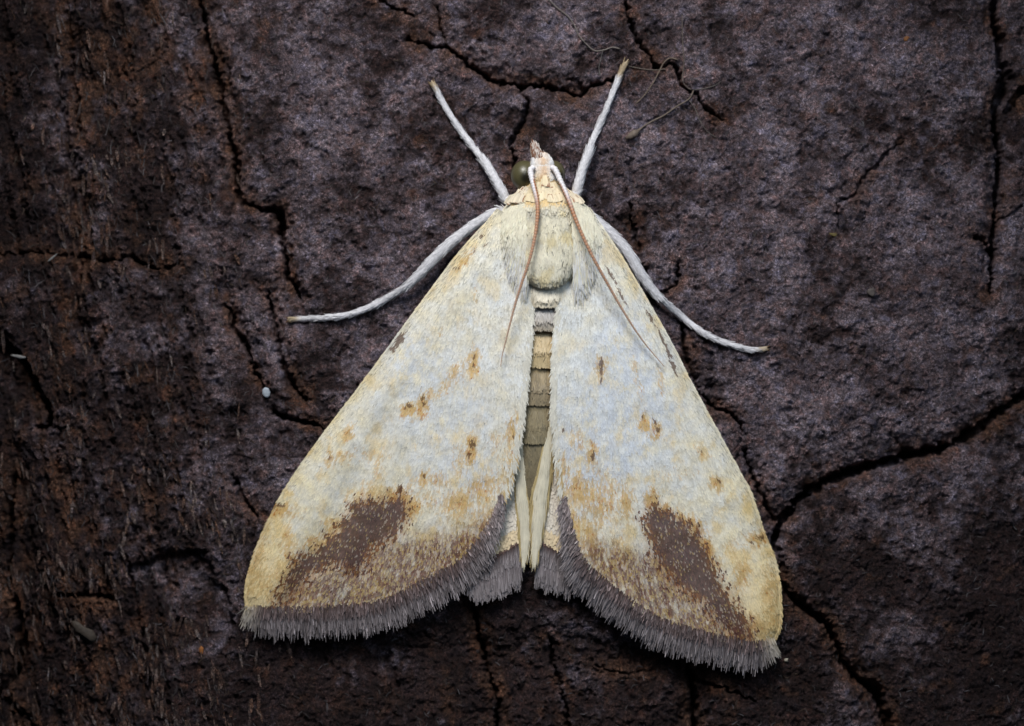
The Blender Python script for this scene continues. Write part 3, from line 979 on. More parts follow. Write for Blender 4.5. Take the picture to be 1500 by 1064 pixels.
        zz = wing_z(p[:, 0], p[:, 1], sd) + zo
        rt = np.stack([p[:, 0] - CX, CY - p[:, 1], zz], 1)
        nv3 = np.tile([0, 0, 1.0], (cnt, 1))
        d3 = np.stack([dr[:, 0], -dr[:, 1], np.full(cnt, -0.10)], 1)
        LL = rng.uniform(l0, l1, cnt) * (1 - 0.35 * apx) * (1 - 0.35 * torn) * (1 + 0.16 * perlin(s * 70, s * 0, 190) + 0.08 * perlin(s * 200, s * 0, 191))
        g = np.where(rng.random((cnt, 1)) < 0.12, 1.9, 1.0) * rng.uniform(0.5, 1.3, (cnt, 1)) * (1 + 0.35 * perlin(s * 130, s * 0, 194))[:, None]
        cr = lin([82, 70, 70]) * g if layer < 2 else lin([84, 66, 62]) * g
        ct = (lin([146, 138, 140]) if layer < 2 else lin([128, 114, 114])) * g
        tn = (0.6 * sstep(0.70, 0.95, s))[:, None]
        cr, ct = cr * (1 - tn) + lin([150, 134, 132]) * g * tn, ct * (1 - tn) + lin([176, 166, 166]) * g * tn
        pale = (apx * 0.8)[:, None]
        cr, ct = cr * (1 - pale) + lin([206, 190, 160]) * pale, ct * (1 - pale) + lin([200, 192, 180]) * pale
        parts.append(blades(rt, d3, nv3, LL, rng.uniform(1.1, 2.4, cnt), rng.uniform(0.5, 3.0, cnt), cr, ct, prof=(0.8, 1.0, 0.35),
                            bend=rng.normal(0, 1.2, cnt), tilt=rng.normal(0, 0.9, cnt)))
    V, F, C = join(parts)
    o = part('fringe', V, F, M_HAIR, C, fw)
    o['kind'] = 'stuff'
    # --- pale comb of scales on the inner margin
    I = smooth(w['inner'], 300)
    cnt = 900
    ii = rng.integers(50, 299, cnt)
    p = I[ii] + rng.uniform(-5, 1.0, (cnt, 1)) * np.array([-w['axis'], 0])
    down = sstep(600, 730, p[:, 1])
    dr = np.stack([-w['axis'] * (0.30 - 0.05 * down + rng.normal(0, 0.12, cnt)), np.ones(cnt)], 1)
    zz = wing_z(p[:, 0], p[:, 1], sd) + 0.5
    rt = np.stack([p[:, 0] - CX, CY - p[:, 1], zz], 1)
    d3 = np.stack([dr[:, 0], -dr[:, 1], np.full(cnt, -0.12)], 1)
    nv3 = np.tile([0, 0, 1.0], (cnt, 1))
    cc_ = np.where(rng.random((cnt, 1)) < 0.4 * down[:, None], lin([206, 180, 134]), lin([232, 228, 214])) * rng.uniform(0.8, 1.05, (cnt, 1))
    V, F, C = blades(rt, d3, nv3, rng.uniform(9, 16, cnt) + 4 * down, rng.uniform(1.7, 2.8, cnt), rng.uniform(0.5, 2.0, cnt), cc_ * 0.9, cc_, prof=(0.8, 1.0, 0.3), bend=rng.normal(0, 1, cnt))
    o = part('margin_scales', V, F, M_HAIR, C, fw)
    o['kind'] = 'stuff'

# ---- hind wings: fan under the fore wing, pale strip and fringe showing by the tornus, folded edge over the abdomen
HIND = {
    'L': dict(costa=[(768, 440), (735, 560), (700, 690), (668, 812)], termen=[(668, 812), (690, 820), (712, 820), (734, 812), (759, 797)], inner=[(772, 440), (768, 560), (760, 640), (757, 720), (759, 797)], ax=-1),
    'R': dict(costa=[(826, 440), (850, 560), (870, 690), (884, 800)], termen=[(884, 800), (860, 812), (836, 812), (812, 806), (791, 796)], inner=[(820, 440), (816, 560), (812, 640), (808, 715), (791, 796)], ax=1),
}
FOLD = {
    'L': [(600, 762, 767), (625, 759, 768), (642, 757, 769), (670, 754, 772), (700, 751, 774), (725, 751, 777), (745, 753, 779), (770, 757, 779), (790, 761, 776), (804, 764, 771), (816, 766, 768)],
    'R': [(590, 808, 813), (612, 803, 815), (640, 796, 814), (665, 789, 813), (690, 783, 812), (715, 776, 809), (740, 776, 805), (765, 777, 799), (788, 779, 792), (806, 781, 787), (824, 782.5, 784)],
}
for sd in ('L', 'R'):
    h = HIND[sd]
    base = [h['costa'][0], tuple(np.mean([h['costa'][0], h['inner'][0]], axis=0)), h['inner'][0]]
    G = coons(h['costa'], h['inner'], base, h['termen'], 70, 40)

    def hz(x, y, sd=sd):
        return np.minimum(wing_z(x, y, sd) - 11, 34 - 0.022 * (y - 440))
    V, F = shell(G, hz(G[..., 0], G[..., 1]), 2)
    cgrid = np.tile(lin([222, 206, 178]), (len(V), 1))
    hw = part('hindwing', V, F, M_MEMB, cgrid)
    # scales
    T = smooth(h['termen'], 60)
    poly = np.vstack([smooth(h['costa'], 30), T[1:], smooth(h['inner'], 60)[::-1]])
    gx, gy = np.meshgrid(np.arange(660, 890, 2.4), np.arange(690, 830, 3.2), indexing='ij')
    gx = (gx + rng.uniform(-1.0, 1.0, gx.shape)).ravel()
    gy = (gy + rng.uniform(-1.0, 1.0, gy.shape)).ravel()
    k = inside(gx, gy, poly)
    gx, gy = gx[k], gy[k]
    n = len(gx)
    rt = np.stack([gx - CX, CY - gy, hz(gx, gy)], 1)
    dd = np.stack([rng.normal(0, 0.12, n), -np.ones(n), np.zeros(n)], 1)
    dt, _, _ = dist_poly(gx, gy, h['termen'])
    bc = np.where((dt < 5 + 3 * rng.random(n))[:, None], lin([110, 84, 74]), np.where((dt < 26)[:, None], lin([236, 214, 176]), lin([234, 224, 208]))) * rng.uniform(0.85, 1.05, (n, 1))
    parts = [blades(rt, dd, np.tile([0, 0, 1.0], (n, 1)), rng.uniform(6, 9, n), rng.uniform(2.6, 3.8, n), rng.uniform(0.8, 2, n), bc * 0.9, bc, prof=(.6, 1, .6), tilt=rng.normal(0, .4, n))]
    o = part('wing_scales', *parts[0][:2], M_SCALE, parts[0][2], hw)
    o['kind'] = 'stuff'
    parts = []
    T = smooth(h['termen'], 200)
    for layer, (cnt, l0, l1, zo) in enumerate(((480, 46, 64, -2), (480, 34, 58, 0), (360, 12, 32, 1.2))):
        ii = rng.integers(40, 199, cnt)
        p = T[ii]
        lean = (-0.10 if sd == 'R' else 0.06)
        dr = np.stack([np.full(cnt, lean) + rng.normal(0, 0.05, cnt) + 0.08 * perlin(p[:, 0] / 9, p[:, 0] * 0, 201 + layer), np.ones(cnt)], 1)
        rt = np.stack([p[:, 0] - CX, CY - p[:, 1], hz(p[:, 0], p[:, 1]) + zo], 1)
        d3 = np.stack([dr[:, 0], -dr[:, 1], np.full(cnt, -0.06)], 1)
        g = rng.uniform(0.55, 1.3, (cnt, 1))
        cr = (lin([98, 84, 86]) if layer < 2 else lin([80, 64, 62])) * g
        ct = lin([158, 150, 152]) * g
        parts.append(blades(rt, d3, np.tile([0, 0, 1.0], (cnt, 1)), rng.uniform(l0, l1, cnt) * (1 + 0.18 * perlin(p[:, 0] / 7, p[:, 0] * 0, 206)), rng.uniform(1.6, 2.8, cnt), rng.uniform(0.5, 2.5, cnt), cr, ct, prof=(.8, 1, .35), bend=rng.normal(0, 1.2, cnt), tilt=rng.normal(0, .9, cnt)))
    V, F, C = join(parts)
    o = part('fringe', V, F, M_HAIR, C, hw)
    o['kind'] = 'stuff'
    # folded inner edge lying over the abdomen tip
    fo = np.array(FOLD[sd], float)
    ys = np.linspace(fo[0, 0], fo[-1, 0], 40)
    xl, xr = np.interp(ys, fo[:, 0], fo[:, 1]), np.interp(ys, fo[:, 0], fo[:, 2])
    t = np.linspace(0, 1, 17)
    X = xl[:, None] + (xr - xl)[:, None] * t
    arch = np.sin(np.pi * np.clip(t, 0, 1)) ** 0.7
    ztop = (40 if sd == 'L' else 46) - 0.045 * (ys - 600)
    Zf = ztop[:, None] - (1 - arch)[None] * (xr - xl)[:, None] * 0.42
    Gf = np.stack([X, np.repeat(ys[:, None], 17, 1)], -1)
    V, F = shell(Gf, Zf, 2.0)
    edge = np.abs(t - 0.5) * 2
    cf = lin([230, 220, 190]) * (1 - 0.25 * edge[:, None]) + 0
    yel = lin([196, 168, 104])
    ek = sstep(0.55, 1.0, edge)[:, None] * (0.55 if sd == 'L' else 0.45)
    cf = cf * (1 - ek) + yel * ek
    cf = np.tile(cf[None], (40, 1, 1)).reshape(-1, 3)
    fd = part('wing_fold', V, F, M_MEMB, np.vstack([cf, cf]), hw)
    # silky hairs on the fold
    cnt = 800
    q = rng.uniform(0, 1, cnt) ** 0.7
    yy = 605 + q * 200
    tt = rng.uniform(0.06, 0.94, cnt)
    a_, b_ = np.interp(yy, fo[:, 0], fo[:, 1]), np.interp(yy, fo[:, 0], fo[:, 2])
    xx = a_ + (b_ - a_) * tt
    zz = np.interp(yy, ys, ztop) - (1 - np.sin(np.pi * tt) ** 0.7) * (b_ - a_) * 0.42 + 0.4
    rt = np.stack([xx - CX, CY - yy, zz], 1)
    # follow the fold's own centre line
    mid = np.interp(yy + 20, fo[:, 0], (fo[:, 1] + fo[:, 2]) / 2) - np.interp(yy - 20, fo[:, 0], (fo[:, 1] + fo[:, 2]) / 2)
    d3 = np.stack([mid / 40 + rng.normal(0, 0.05, cnt), -np.ones(cnt), np.full(cnt, -0.05)], 1)
    cc_ = np.where((tt < 0.22)[:, None] | (tt > 0.8)[:, None], lin([206, 184, 132]), lin([236, 228, 204])) * rng.uniform(0.86, 1.05, (cnt, 1))
    V, F, C = blades(rt, d3, np.tile([0, 0, 1.0], (cnt, 1)), rng.uniform(18, 34, cnt), rng.uniform(0.7, 1.3, cnt), rng.uniform(0.3, 1.0, cnt), cc_ * 0.9, cc_, prof=(.8, 1, .25), bend=rng.normal(0, .8, cnt))
    o = part('wing_hairs', V, F, M_HAIR, C, hw)
    o['kind'] = 'stuff'

# ---- body: head, thorax and abdomen in one loft.  (y, centre x, half width, top z, bottom z)
BODY = np.array([
    (226, 793, 7, 50, 38), (230, 793, 13, 55, 34), (238, 794, 18, 60, 30), (250, 795, 21, 64, 26), (262, 796, 22, 65, 24), (269, 797, 23, 63, 22),
    (273, 797, 28, 62, 20), (280, 797, 38, 68, 16), (288, 797, 46, 74, 13), (296, 798, 50, 79, 11), (306, 799, 52, 85, 9), (330, 800, 54, 88, 6), (360, 801, 54, 89, 5),
    (385, 802, 50, 89, 6), (404, 802, 44, 87, 8), (413, 802, 39, 84, 9), (419, 801, 34, 78, 10), (422, 801, 30, 70, 10),
    (426, 800, 30, 69, 10), (434, 800, 31, 70, 9), (446, 799, 31, 68, 9), (450, 798, 30, 62, 9),
    (454, 797, 30, 59, 9), (466, 797, 31, 62, 8), (479, 796, 31, 61, 8), (484, 796, 30, 53, 8),
    (489, 795, 31, 51, 8), (510, 794, 33, 56, 7), (533, 793, 33, 55, 7), (538, 793, 32, 51, 7),
    (544, 792, 33, 50, 7), (565, 790, 34, 52, 6), (588, 788, 33, 50, 6), (593, 787, 32, 47, 6),
    (599, 787, 33, 46, 6), (620, 786, 32, 46, 6), (644, 785, 30, 44, 6), (649, 785, 29, 41, 6), (656, 784, 28, 40, 6),
    (690, 782, 24, 36, 6), (730, 780, 18, 30, 7), (765, 778, 10, 24, 9), (780, 778, 3, 20, 12)], float)


def bow(py):
    return np.interp(py, [270, 300, 380, 412, 422, 428, 450, 700], [0, 0, 3, 15, 15, 7, 3.5, 3.5])


BT = np.arange(226, 780.5, 0.5)
_kern = np.exp(-(np.arange(-20, 21) * 0.5 / 4.5) ** 2)
_kern /= _kern.sum()
BTAB = {0: BT}
for _k in (1, 2, 3, 4):
    _l = np.interp(BT, BODY[:, 0], BODY[:, _k])
    _s = np.convolve(np.pad(_l, 20, mode='edge'), _kern, 'valid')
    _w = sstep(416, 402, BT) * sstep(228, 236, BT)
    BTAB[_k] = _l * (1 - _w) + _s * _w


def body_at(py, k):
    return np.interp(py, BT, BTAB[k])


def body_col(px, py):
    n = len(px)
    stops = [226, 245, 262, 272, 296, 300, 330, 420, 424, 448, 452, 478, 483, 490, 530, 540, 560, 590, 596, 640, 700, 790]
    cols = [(214, 196, 178), (226, 220, 214), (222, 196, 150), (224, 194, 140), (226, 198, 146), (212, 205, 184), (226, 218, 192), (238, 232, 212), (232, 224, 206), (222, 210, 184),
            (172, 168, 166), (178, 166, 146), (70, 56, 40), (196, 172, 128), (198, 178, 138), (172, 152, 116), (164, 148, 120), (144, 130, 104), (154, 140, 110), (146, 134, 106), (126, 114, 90), (100, 88, 68)]
    cl = lin(cols)
    c = np.stack([np.interp(py, stops, cl[:, k]) for k in range(3)], 1)
    th = (py > 298) & (py < 420)
    mott = fbm(px / 14, py / 20, 210, 4, 0.6)
    grey = np.where(th, sstep(0.0, 0.35, mott) * (0.6 - 0.35 * sstep(330, 400, py)), 0)[:, None]
    c = c * (1 - grey) + lin([166, 163, 154]) * grey
    yel = np.where(th, sstep(0.05, 0.4, fbm(px / 22, py / 30, 215, 3)) * 0.55, 0)[:, None]
    c = c * (1 - yel) + lin([218, 198, 140]) * yel
    ab = (py > 536)
    mo = np.where(ab, sstep(0.0, 0.35, fbm(px / 9, py / 9, 218, 3)) * 0.4, 0)[:, None]
    c = c * (1 - mo) + lin([96, 92, 80]) * mo
    return c


ys = []
for i in range(len(BODY) - 1):
    m = max(2, int((BODY[i + 1, 0] - BODY[i, 0]) / 3))
    ys += list(np.linspace(BODY[i, 0], BODY[i + 1, 0], m, endpoint=False))
ys = np.array(ys + [BODY[-1, 0]])
na = 40
an = np.linspace(0, 2 * math.pi, na, endpoint=False)
cxs, hw_, zt, zb = [body_at(ys, k) for k in (1, 2, 3, 4)]
sx = np.sign(np.cos(an)) * np.abs(np.cos(an)) ** 0.8
sz = np.sign(np.sin(an)) * np.abs(np.sin(an)) ** 0.9
bx = cxs[:, None] + hw_[:, None] * sx
bz = (zt + zb)[:, None] / 2 + (zt - zb)[:, None] / 2 * sz
by = np.repeat(ys[:, None], na, 1) - bow(ys)[:, None] * np.abs(np.cos(an)) ** 2.2
V = np.stack([bx - CX, CY - by, bz], -1).reshape(-1, 3)
F = grid_faces(len(ys), na, True)[:, ::-1]
n0 = len(V)
V = np.vstack([V, [[cxs[0] - CX, CY - ys[0] + 2, (zt[0] + zb[0]) / 2], [cxs[-1] - CX, CY - ys[-1] - 2, (zt[-1] + zb[-1]) / 2]]])
kk = np.arange(na)
k2 = (kk + 1) % na
e = (len(ys) - 1) * na
TF = np.concatenate([np.stack([kk, k2, np.full(na, n0)], 1), np.stack([e + k2, e + kk, np.full(na, n0 + 1)], 1)])
bc = body_col(np.append(bx.ravel(), [793, 778]), np.append(np.repeat(ys, na), [226, 780]))
body = part('body', V, [F, TF], M_BODY, bc * 0.92)


def body_surf(px, py):
    """top z and normal of the loft at photo px"""
    def zf(x, y):
        c, h = body_at(y, 1), body_at(y, 2)
        y = y + bow(y) * np.clip(np.abs(x - c) / h, 0, 1) ** 2.2
        c, h, t, b_ = [body_at(y, k) for k in (1, 2, 3, 4)]
        q = np.clip(np.abs(x - c) / h, 0, 0.985)
        s = np.sqrt(np.maximum(1 - q ** 2.5, 0)) ** 0.9
        return (t + b_) / 2 + (t - b_) / 2 * s
    e = 1.2
    z = zf(px, py)
    gx = (zf(px + e, py) - zf(px - e, py)) / (2 * e)
    gy = -(zf(px, py + e) - zf(px, py - e)) / (2 * e)
    n = np.stack([-gx, -gy, np.ones_like(gx)], -1)
    return z, n / np.linalg.norm(n, axis=-1, keepdims=True)


n = 15000
py = rng.uniform(228, 720, n)
px = body_at(py, 1) + body_at(py, 2) * rng.uniform(-0.93, 0.93, n)
z, nn = body_surf(px, py)
pe_ = py + bow(py) * np.clip(np.abs(px - body_at(py, 1)) / body_at(py, 2), 0, 1) ** 2.2
# keep off the steep steps between segments
seg = np.array([422, 450, 484, 538, 593, 649])
gap = np.min(np.where(seg[None] - pe_[:, None] > 0, seg[None] - pe_[:, None], 999), axis=1)
Lb = rng.uniform(8, 14, n)
ab = py > 420
Lb = np.where(ab, np.minimum(Lb, gap + rng.uniform(0.5, 3.0, n)), Lb)
Lb = np.where(py < 272, rng.uniform(4, 7, n), Lb)
dd = np.stack([rng.normal(0, 0.22, n), -np.ones(n), np.zeros(n)], 1)
head = py < 262
dd[head, 1] = np.where(py[head] < 244, 1.0, -1.0)
dd = dd - nn * (dd * nn).sum(1, keepdims=True)
cb = body_col(px, pe_)
hc = lin([238, 238, 240])
hm_ = np.where(head, sstep(8, 15, np.abs(px - 794)), 0)[:, None] * 0.9
om = np.where(head & (py > 238), np.exp(-((px - 796) / 7) ** 2) * 0.7, 0)[:, None]
cb = cb * (1 - om) + lin([204, 158, 104]) * om
cb = cb * (1 - hm_) + hc * hm_
cb = cb * rng.uniform(0.84, 1.10, (n, 1))
spk = (rng.random(n) < 0.012) & (py > 298)
cb[spk] *= 0.35
V, F, C = blades(np.stack([px - CX, CY - py, z], 1), dd, nn, Lb, rng.uniform(1.2, 2.2, n), rng.uniform(0.4, 1.1, n), cb * 0.9, np.minimum(cb * 1.08, .92), prof=(.6, 1, .5), bend=rng.normal(0, .6, n), tilt=rng.normal(0, .25, n))
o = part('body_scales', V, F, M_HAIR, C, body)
o['kind'] = 'stuff'

# collar: two lobes of broad ochre scales behind the head
n = 900
q = rng.uniform(-1, 1, n)
row = rng.choice(3, n, p=[.3, .3, .4])
x = 797 + q * 49 * np.array([0.66, 0.82, 1.0])[row]
edge = 296 + 3.0 * np.abs(np.sin(q * 7.0)) + 5 * q ** 2 - 6 * np.exp(-(q / 0.1) ** 2)
L = rng.uniform(10, 15, n)
y = edge - L - np.array([16, 8, 0])[row] * (1 - 0.45 * np.abs(q)) + rng.uniform(-2, 2, n) * (row < 2)
z, nn = body_surf(np.clip(x, 797 - 0.93 * body_at(y, 2), 797 + 0.93 * body_at(y, 2)), y)
off = np.maximum(np.abs(x - 797) - 0.93 * body_at(y, 2), 0)
z = np.maximum(z + 3.0 + np.array([0, 1.2, 2.2])[row] - off * 0.5, 45 - np.abs(q) * 8)
dd = np.stack([q * 0.7 + rng.normal(0, .12, n), -np.ones(n), 0.25 - 0.1 * np.abs(q)], 1)
cb = np.where((np.abs(q) > 0.55)[:, None], lin([228, 214, 188]), lin([228, 210, 172])) * rng.uniform(.82, 1.08, (n, 1))
rs = rng.random(n) < 0.06
cb[rs] = lin([150, 96, 50])
V, F, C = blades(np.stack([x - CX, CY - y, z], 1), dd, np.tile([0, 0, 1.0], (n, 1)), L, rng.uniform(4, 7, n), rng.uniform(.5, 1.6, n), cb * .92, np.minimum(cb, .92), prof=(.7, 1, .75), tilt=rng.normal(0, .5, n))
o = part('collar', V, F, M_HAIR, C)
o['label'] = 'ochre yellow collar of broad scales behind the head'

# tegulae: shoulder flaps with long white hair scales
for sd, ax_ in (('L', -1), ('R', 1)):
    Lx = np.array([(296, 748, 768), (304, 738, 770), (320, 731, 771), (345, 727, 772), (370, 731, 773), (390, 738, 773), (408, 744, 770)], float)
    if sd == 'R':
        Lx = np.array([(296, 834, 852), (304, 834, 862), (320, 836, 872), (345, 838, 882), (370, 839, 884), (390, 840, 880), (408, 842, 872)], float)
    ys_ = np.linspace(296, 408, 30)
    xl, xr = np.interp(ys_, Lx[:, 0], Lx[:, 1]), np.interp(ys_, Lx[:, 0], Lx[:, 2])
    t = np.linspace(0, 1, 15)
    X = xl[:, None] + (xr - xl)[:, None] * t
    tin = t if sd == 'L' else 1 - t
    zr = 47 + 41 * np.sin(np.pi * 0.5 * tin) ** 0.7
    fall = np.interp(ys_, [296, 310, 340, 380, 408], [-12, -5, -2, -7, -18])
    Zt = zr[None] + fall[:, None]
    V, F = shell(np.stack([X, np.repeat(ys_[:, None], 15, 1)], -1), Zt, 3)
    tg_ = part('tegula', V, F, M_BODY, np.tile(lin([234, 228, 206]), (len(V), 1)))
    n = 3600
    yy = 300 + 106 * rng.uniform(0, 1, n) ** 0.9
    tt = rng.uniform(0.02, 0.98, n)
    a_, b_ = np.interp(yy, Lx[:, 0], Lx[:, 1]), np.interp(yy, Lx[:, 0], Lx[:, 2])
    xx = a_ + (b_ - a_) * tt
    ti = tt if sd == 'L' else 1 - tt
    zz = 47 + 41 * np.sin(np.pi * .5 * ti) ** .7 + np.interp(yy, ys_, fall) + 0.5
    long_ = sstep(335, 375, yy)
    LL = 8 + rng.uniform(0, 6, n) + long_ * rng.uniform(14, 40, n) * (0.5 + 0.5 * ti)
    dd = np.stack([ax_ * (0.02 + 0.16 * (1 - ti)) + rng.normal(0, .05, n), -np.ones(n), -0.03 - 0.17 * long_], 1)
    wht = (long_ * (rng.random(n) < 0.7))[:, None]
    cb = lin([244, 237, 214]) * (1 - wht) + lin([247, 247, 246]) * wht
    cb = cb * rng.uniform(.84, 1.05, (n, 1))
    nrm3 = np.stack([(0.6 * ax_ * (1 - ti)), np.zeros(n), np.ones(n)], 1)
    nrm3 /= np.linalg.norm(nrm3, axis=1, keepdims=True)
    V, F, C = blades(np.stack([xx - CX, CY - yy, zz], 1), dd, nrm3, LL, rng.uniform(1.2, 2.2, n), rng.uniform(.6, 2.0, n), cb * .9, np.minimum(cb * 1.05, .92), prof=(.7, 1, .3), bend=rng.normal(0, 1.3, n), tilt=rng.normal(0, .6, n))
    o = part('hair_tuft', V, F, M_HAIR, C, tg_)
    o['kind'] = 'stuff'

# eyes
for cx, cy, rx, ry, rz, zc in ((768, 258, 20, 22, 20, 42), (811, 256, 17, 20, 20, 40)):
    th, ph = np.meshgrid(np.linspace(0, math.pi, 24), np.linspace(0, 2 * math.pi, 40, endpoint=False), indexing='ij')
    V = np.stack([cx - CX + rx * np.sin(th) * np.cos(ph), CY - cy + ry * np.sin(th) * np.sin(ph), zc + rz * np.cos(th)], -1).reshape(-1, 3)
    F = grid_faces(24, 40, True)
    # dark pseudopupil is real pigment seen deep in the facets
    q = np.exp(-(((V[:, 0] + CX - (770 if cx < 790 else 822)) / 8) ** 2 + ((CY - V[:, 1] - 262) / 8) ** 2) ** 2)
    c = np.ones((len(V), 3)) * (1 - 0.85 * q[:, None])
    o = part('eye', V, F, M_EYE, c)
    o['label'] = 'glossy olive brown compound eye'

# palps: brown tipped snout in front of the head
p = smooth([(790, 236, 46), (786, 226, 44), (784, 217, 42), (782.5, 209, 41)], 14)
p = np.column_stack([W(p[:, :2]), p[:, 2]])
V, F, _ = tube(p, np.interp(np.linspace(0, 1, 14), [0, .3, .75, 1], [12, 10, 5.5, 1.2]))
palp = part('palp', V, F, M_BODY, np.tile(lin([178, 152, 132]), (len(V), 1)))
n = 170
t = rng.uniform(0, 0.85, n)
ii = (t * 13).astype(int)
a = rng.uniform(-1.2, 1.2, n)
rr = np.interp(t, [0, .3, .75, 1], [12, 10, 5.5, 1.2])
rt = p[ii] + np.stack([rr * np.sin(a), np.zeros(n), rr * np.cos(a)], 1)
nn = np.stack([np.sin(a), np.zeros(n), np.cos(a)], 1)
dd = np.stack([-0.25 - 0.25 * np.sin(a) + rng.normal(0, .12, n), np.ones(n), np.zeros(n) - 0.1], 1)
cb = np.where((rng.random(n) < .5)[:, None], lin([150, 112, 92]), lin([222, 210, 200])) * rng.uniform(.7, 1.1, (n, 1))
V, F, C = blades(rt, dd, nn, rng.uniform(6, 10, n), rng.uniform(2, 3, n), rng.uniform(.5, 2, n), cb * .9, cb, prof=(.7, 1, .3), tilt=rng.normal(0, .5, n))
o = part('palp_scales', V, F, M_HAIR, C, palp)
o['kind'] = 'stuff'

# antennae: ringed filaments, white scaled on top near the base, lying back over the wings
ANT = [
    [(781, 247, 66), (777, 252, 70), (779, 264, 76), (783, 280, 82), (786.5, 297, 90), (787, 318, 99), (783, 350, 103), (775, 384, 103), (765, 414, 98), (756, 442, 92), (748, 472, 86), (741, 500, 80), (736, 520, 75), (733.5, 537, 72)],
    [(808, 247, 66), (813, 251, 70), (819, 264, 76), (826, 280, 82), (833, 298, 90), (843, 326, 98), (856, 356, 100), (871, 386, 97), (888, 416, 88), (906, 447, 79), (926, 479, 70), (944, 504, 62), (960, 523, 55), (972, 537, 50)],
]
for sd, pts in enumerate(ANT):
    p = smooth(np.array(pts, float), 420)
    p = np.column_stack([W(p[:, :2]), p[:, 2]])
    s = np.linspace(0, 1, 420)
    r = np.interp(s, [0, .03, .1, .3, .7, 1], [4.2, 4.2, 3.8, 2.6, 1.7, 0.6])
    r = r * (1 + 0.10 * np.sin(s * 420 * 2 * math.pi / 6.0))
    V, F, (sv, bv, tv) = tube(p, r, 12)
    a = np.linspace(0, 2 * math.pi, 12, endpoint=False)
    brown = lin([176, 112, 66])
    pale = lin([206, 160, 118])
    base = brown[None] * (0.9 + 0.25 * np.sin(s * 420 * 2 * math.pi / 6.0))[:, None]
    base = base * (1 - 0.75 * s[:, None]) + lin([212, 190, 172]) * 0.75 * s[:, None]
    C = np.repeat(base[:, None], 12, 1)
    # white scales cover the dorsal side, thinning out along the flagellum
    sidek = np.cos(a) * (1 if sd == 0 else -0.4) + np.sin(a) * 0.35
    wh = sstep(0.24, 0.10, s)[:, None] * sstep(-0.25, 0.1, sidek + 1.3 * sstep(0.10, 0.03, s)[:, None] - 0.2)
    wh = wh * (0.75 + 0.25 * (rng.random((420, 12))))
    C = C * (1 - wh[..., None]) + lin([238, 238, 242]) * wh[..., None]
    C = C.reshape(-1, 3)
    C = np.vstack([C, C[0], C[-1]])
    o = part('antenna', V, F, M_ANT, C)

# legs.  (x, y, z or None to sit on the bark, radius)
LEGS = [
    ('slim white fore leg reaching up the bark', [(752, 300, 34, 8), (741, 292, 32, 7), (737, 284, 32, 7.5), (726, 264, 28, 7.2), (714, 244, 24, 7.0), (709.5, 237, 22.5, 6.6), (706, 232, 20, 4.7), (692, 214, None, 4.8), (666, 178, None, 4.4), (650, 152, None, 4.2), (640, 133, None, 4.0), (633, 121, None, 4.2)], 0.93),
    ('long white fore leg ending beside a crack', [(836, 296, 34, 8), (843, 284, 32, 7), (846, 274, 32, 7.5), (853, 250, 28, 7.2), (860, 230, 25, 7.2), (863, 221, 23, 6.6), (865, 214, 21, 4.7), (875, 190, None, 4.8), (889, 158, None, 4.4), (901, 128, None, 4.2), (910, 105, None, 4.2), (917, 91, None, 4.4)], 0.87),
    ('white middle leg curving out beside the wing', [(752, 318, 36, 7), (732, 309, 38, 5.5), (715, 317, 36, 7.5), (690, 333, 33, 8.4), (664, 353, 30, 8.6), (638, 377, 26, 8.6), (614, 402, 21, 8.0), (601, 414, 18, 7.2), (592, 421, 15, 4.8), (560, 440, None, 5.2), (520, 458, None, 5.0), (482, 465, None, 4.6), (440, 467, None, 4.4), (421, 468, None, 4.4)], 0.96),
    ('bluish white middle leg curving away from the wing', [(844, 318, 36, 7), (858, 312, 38, 5.5), (874, 324, 36, 7.5), (898, 345, 33, 8.6), (920, 371, 30, 8.8), (937, 399, 26, 8.6), (952, 420, 22, 8.0), (963, 433, 19, 7.2), (971, 440, 16, 4.9), (1000, 464, None, 5.2), (1030, 487, None, 5.0), (1062, 502, None, 4.6), (1100, 512, None, 4.2), (1124, 511, None, 3.8)], 0.96),
]
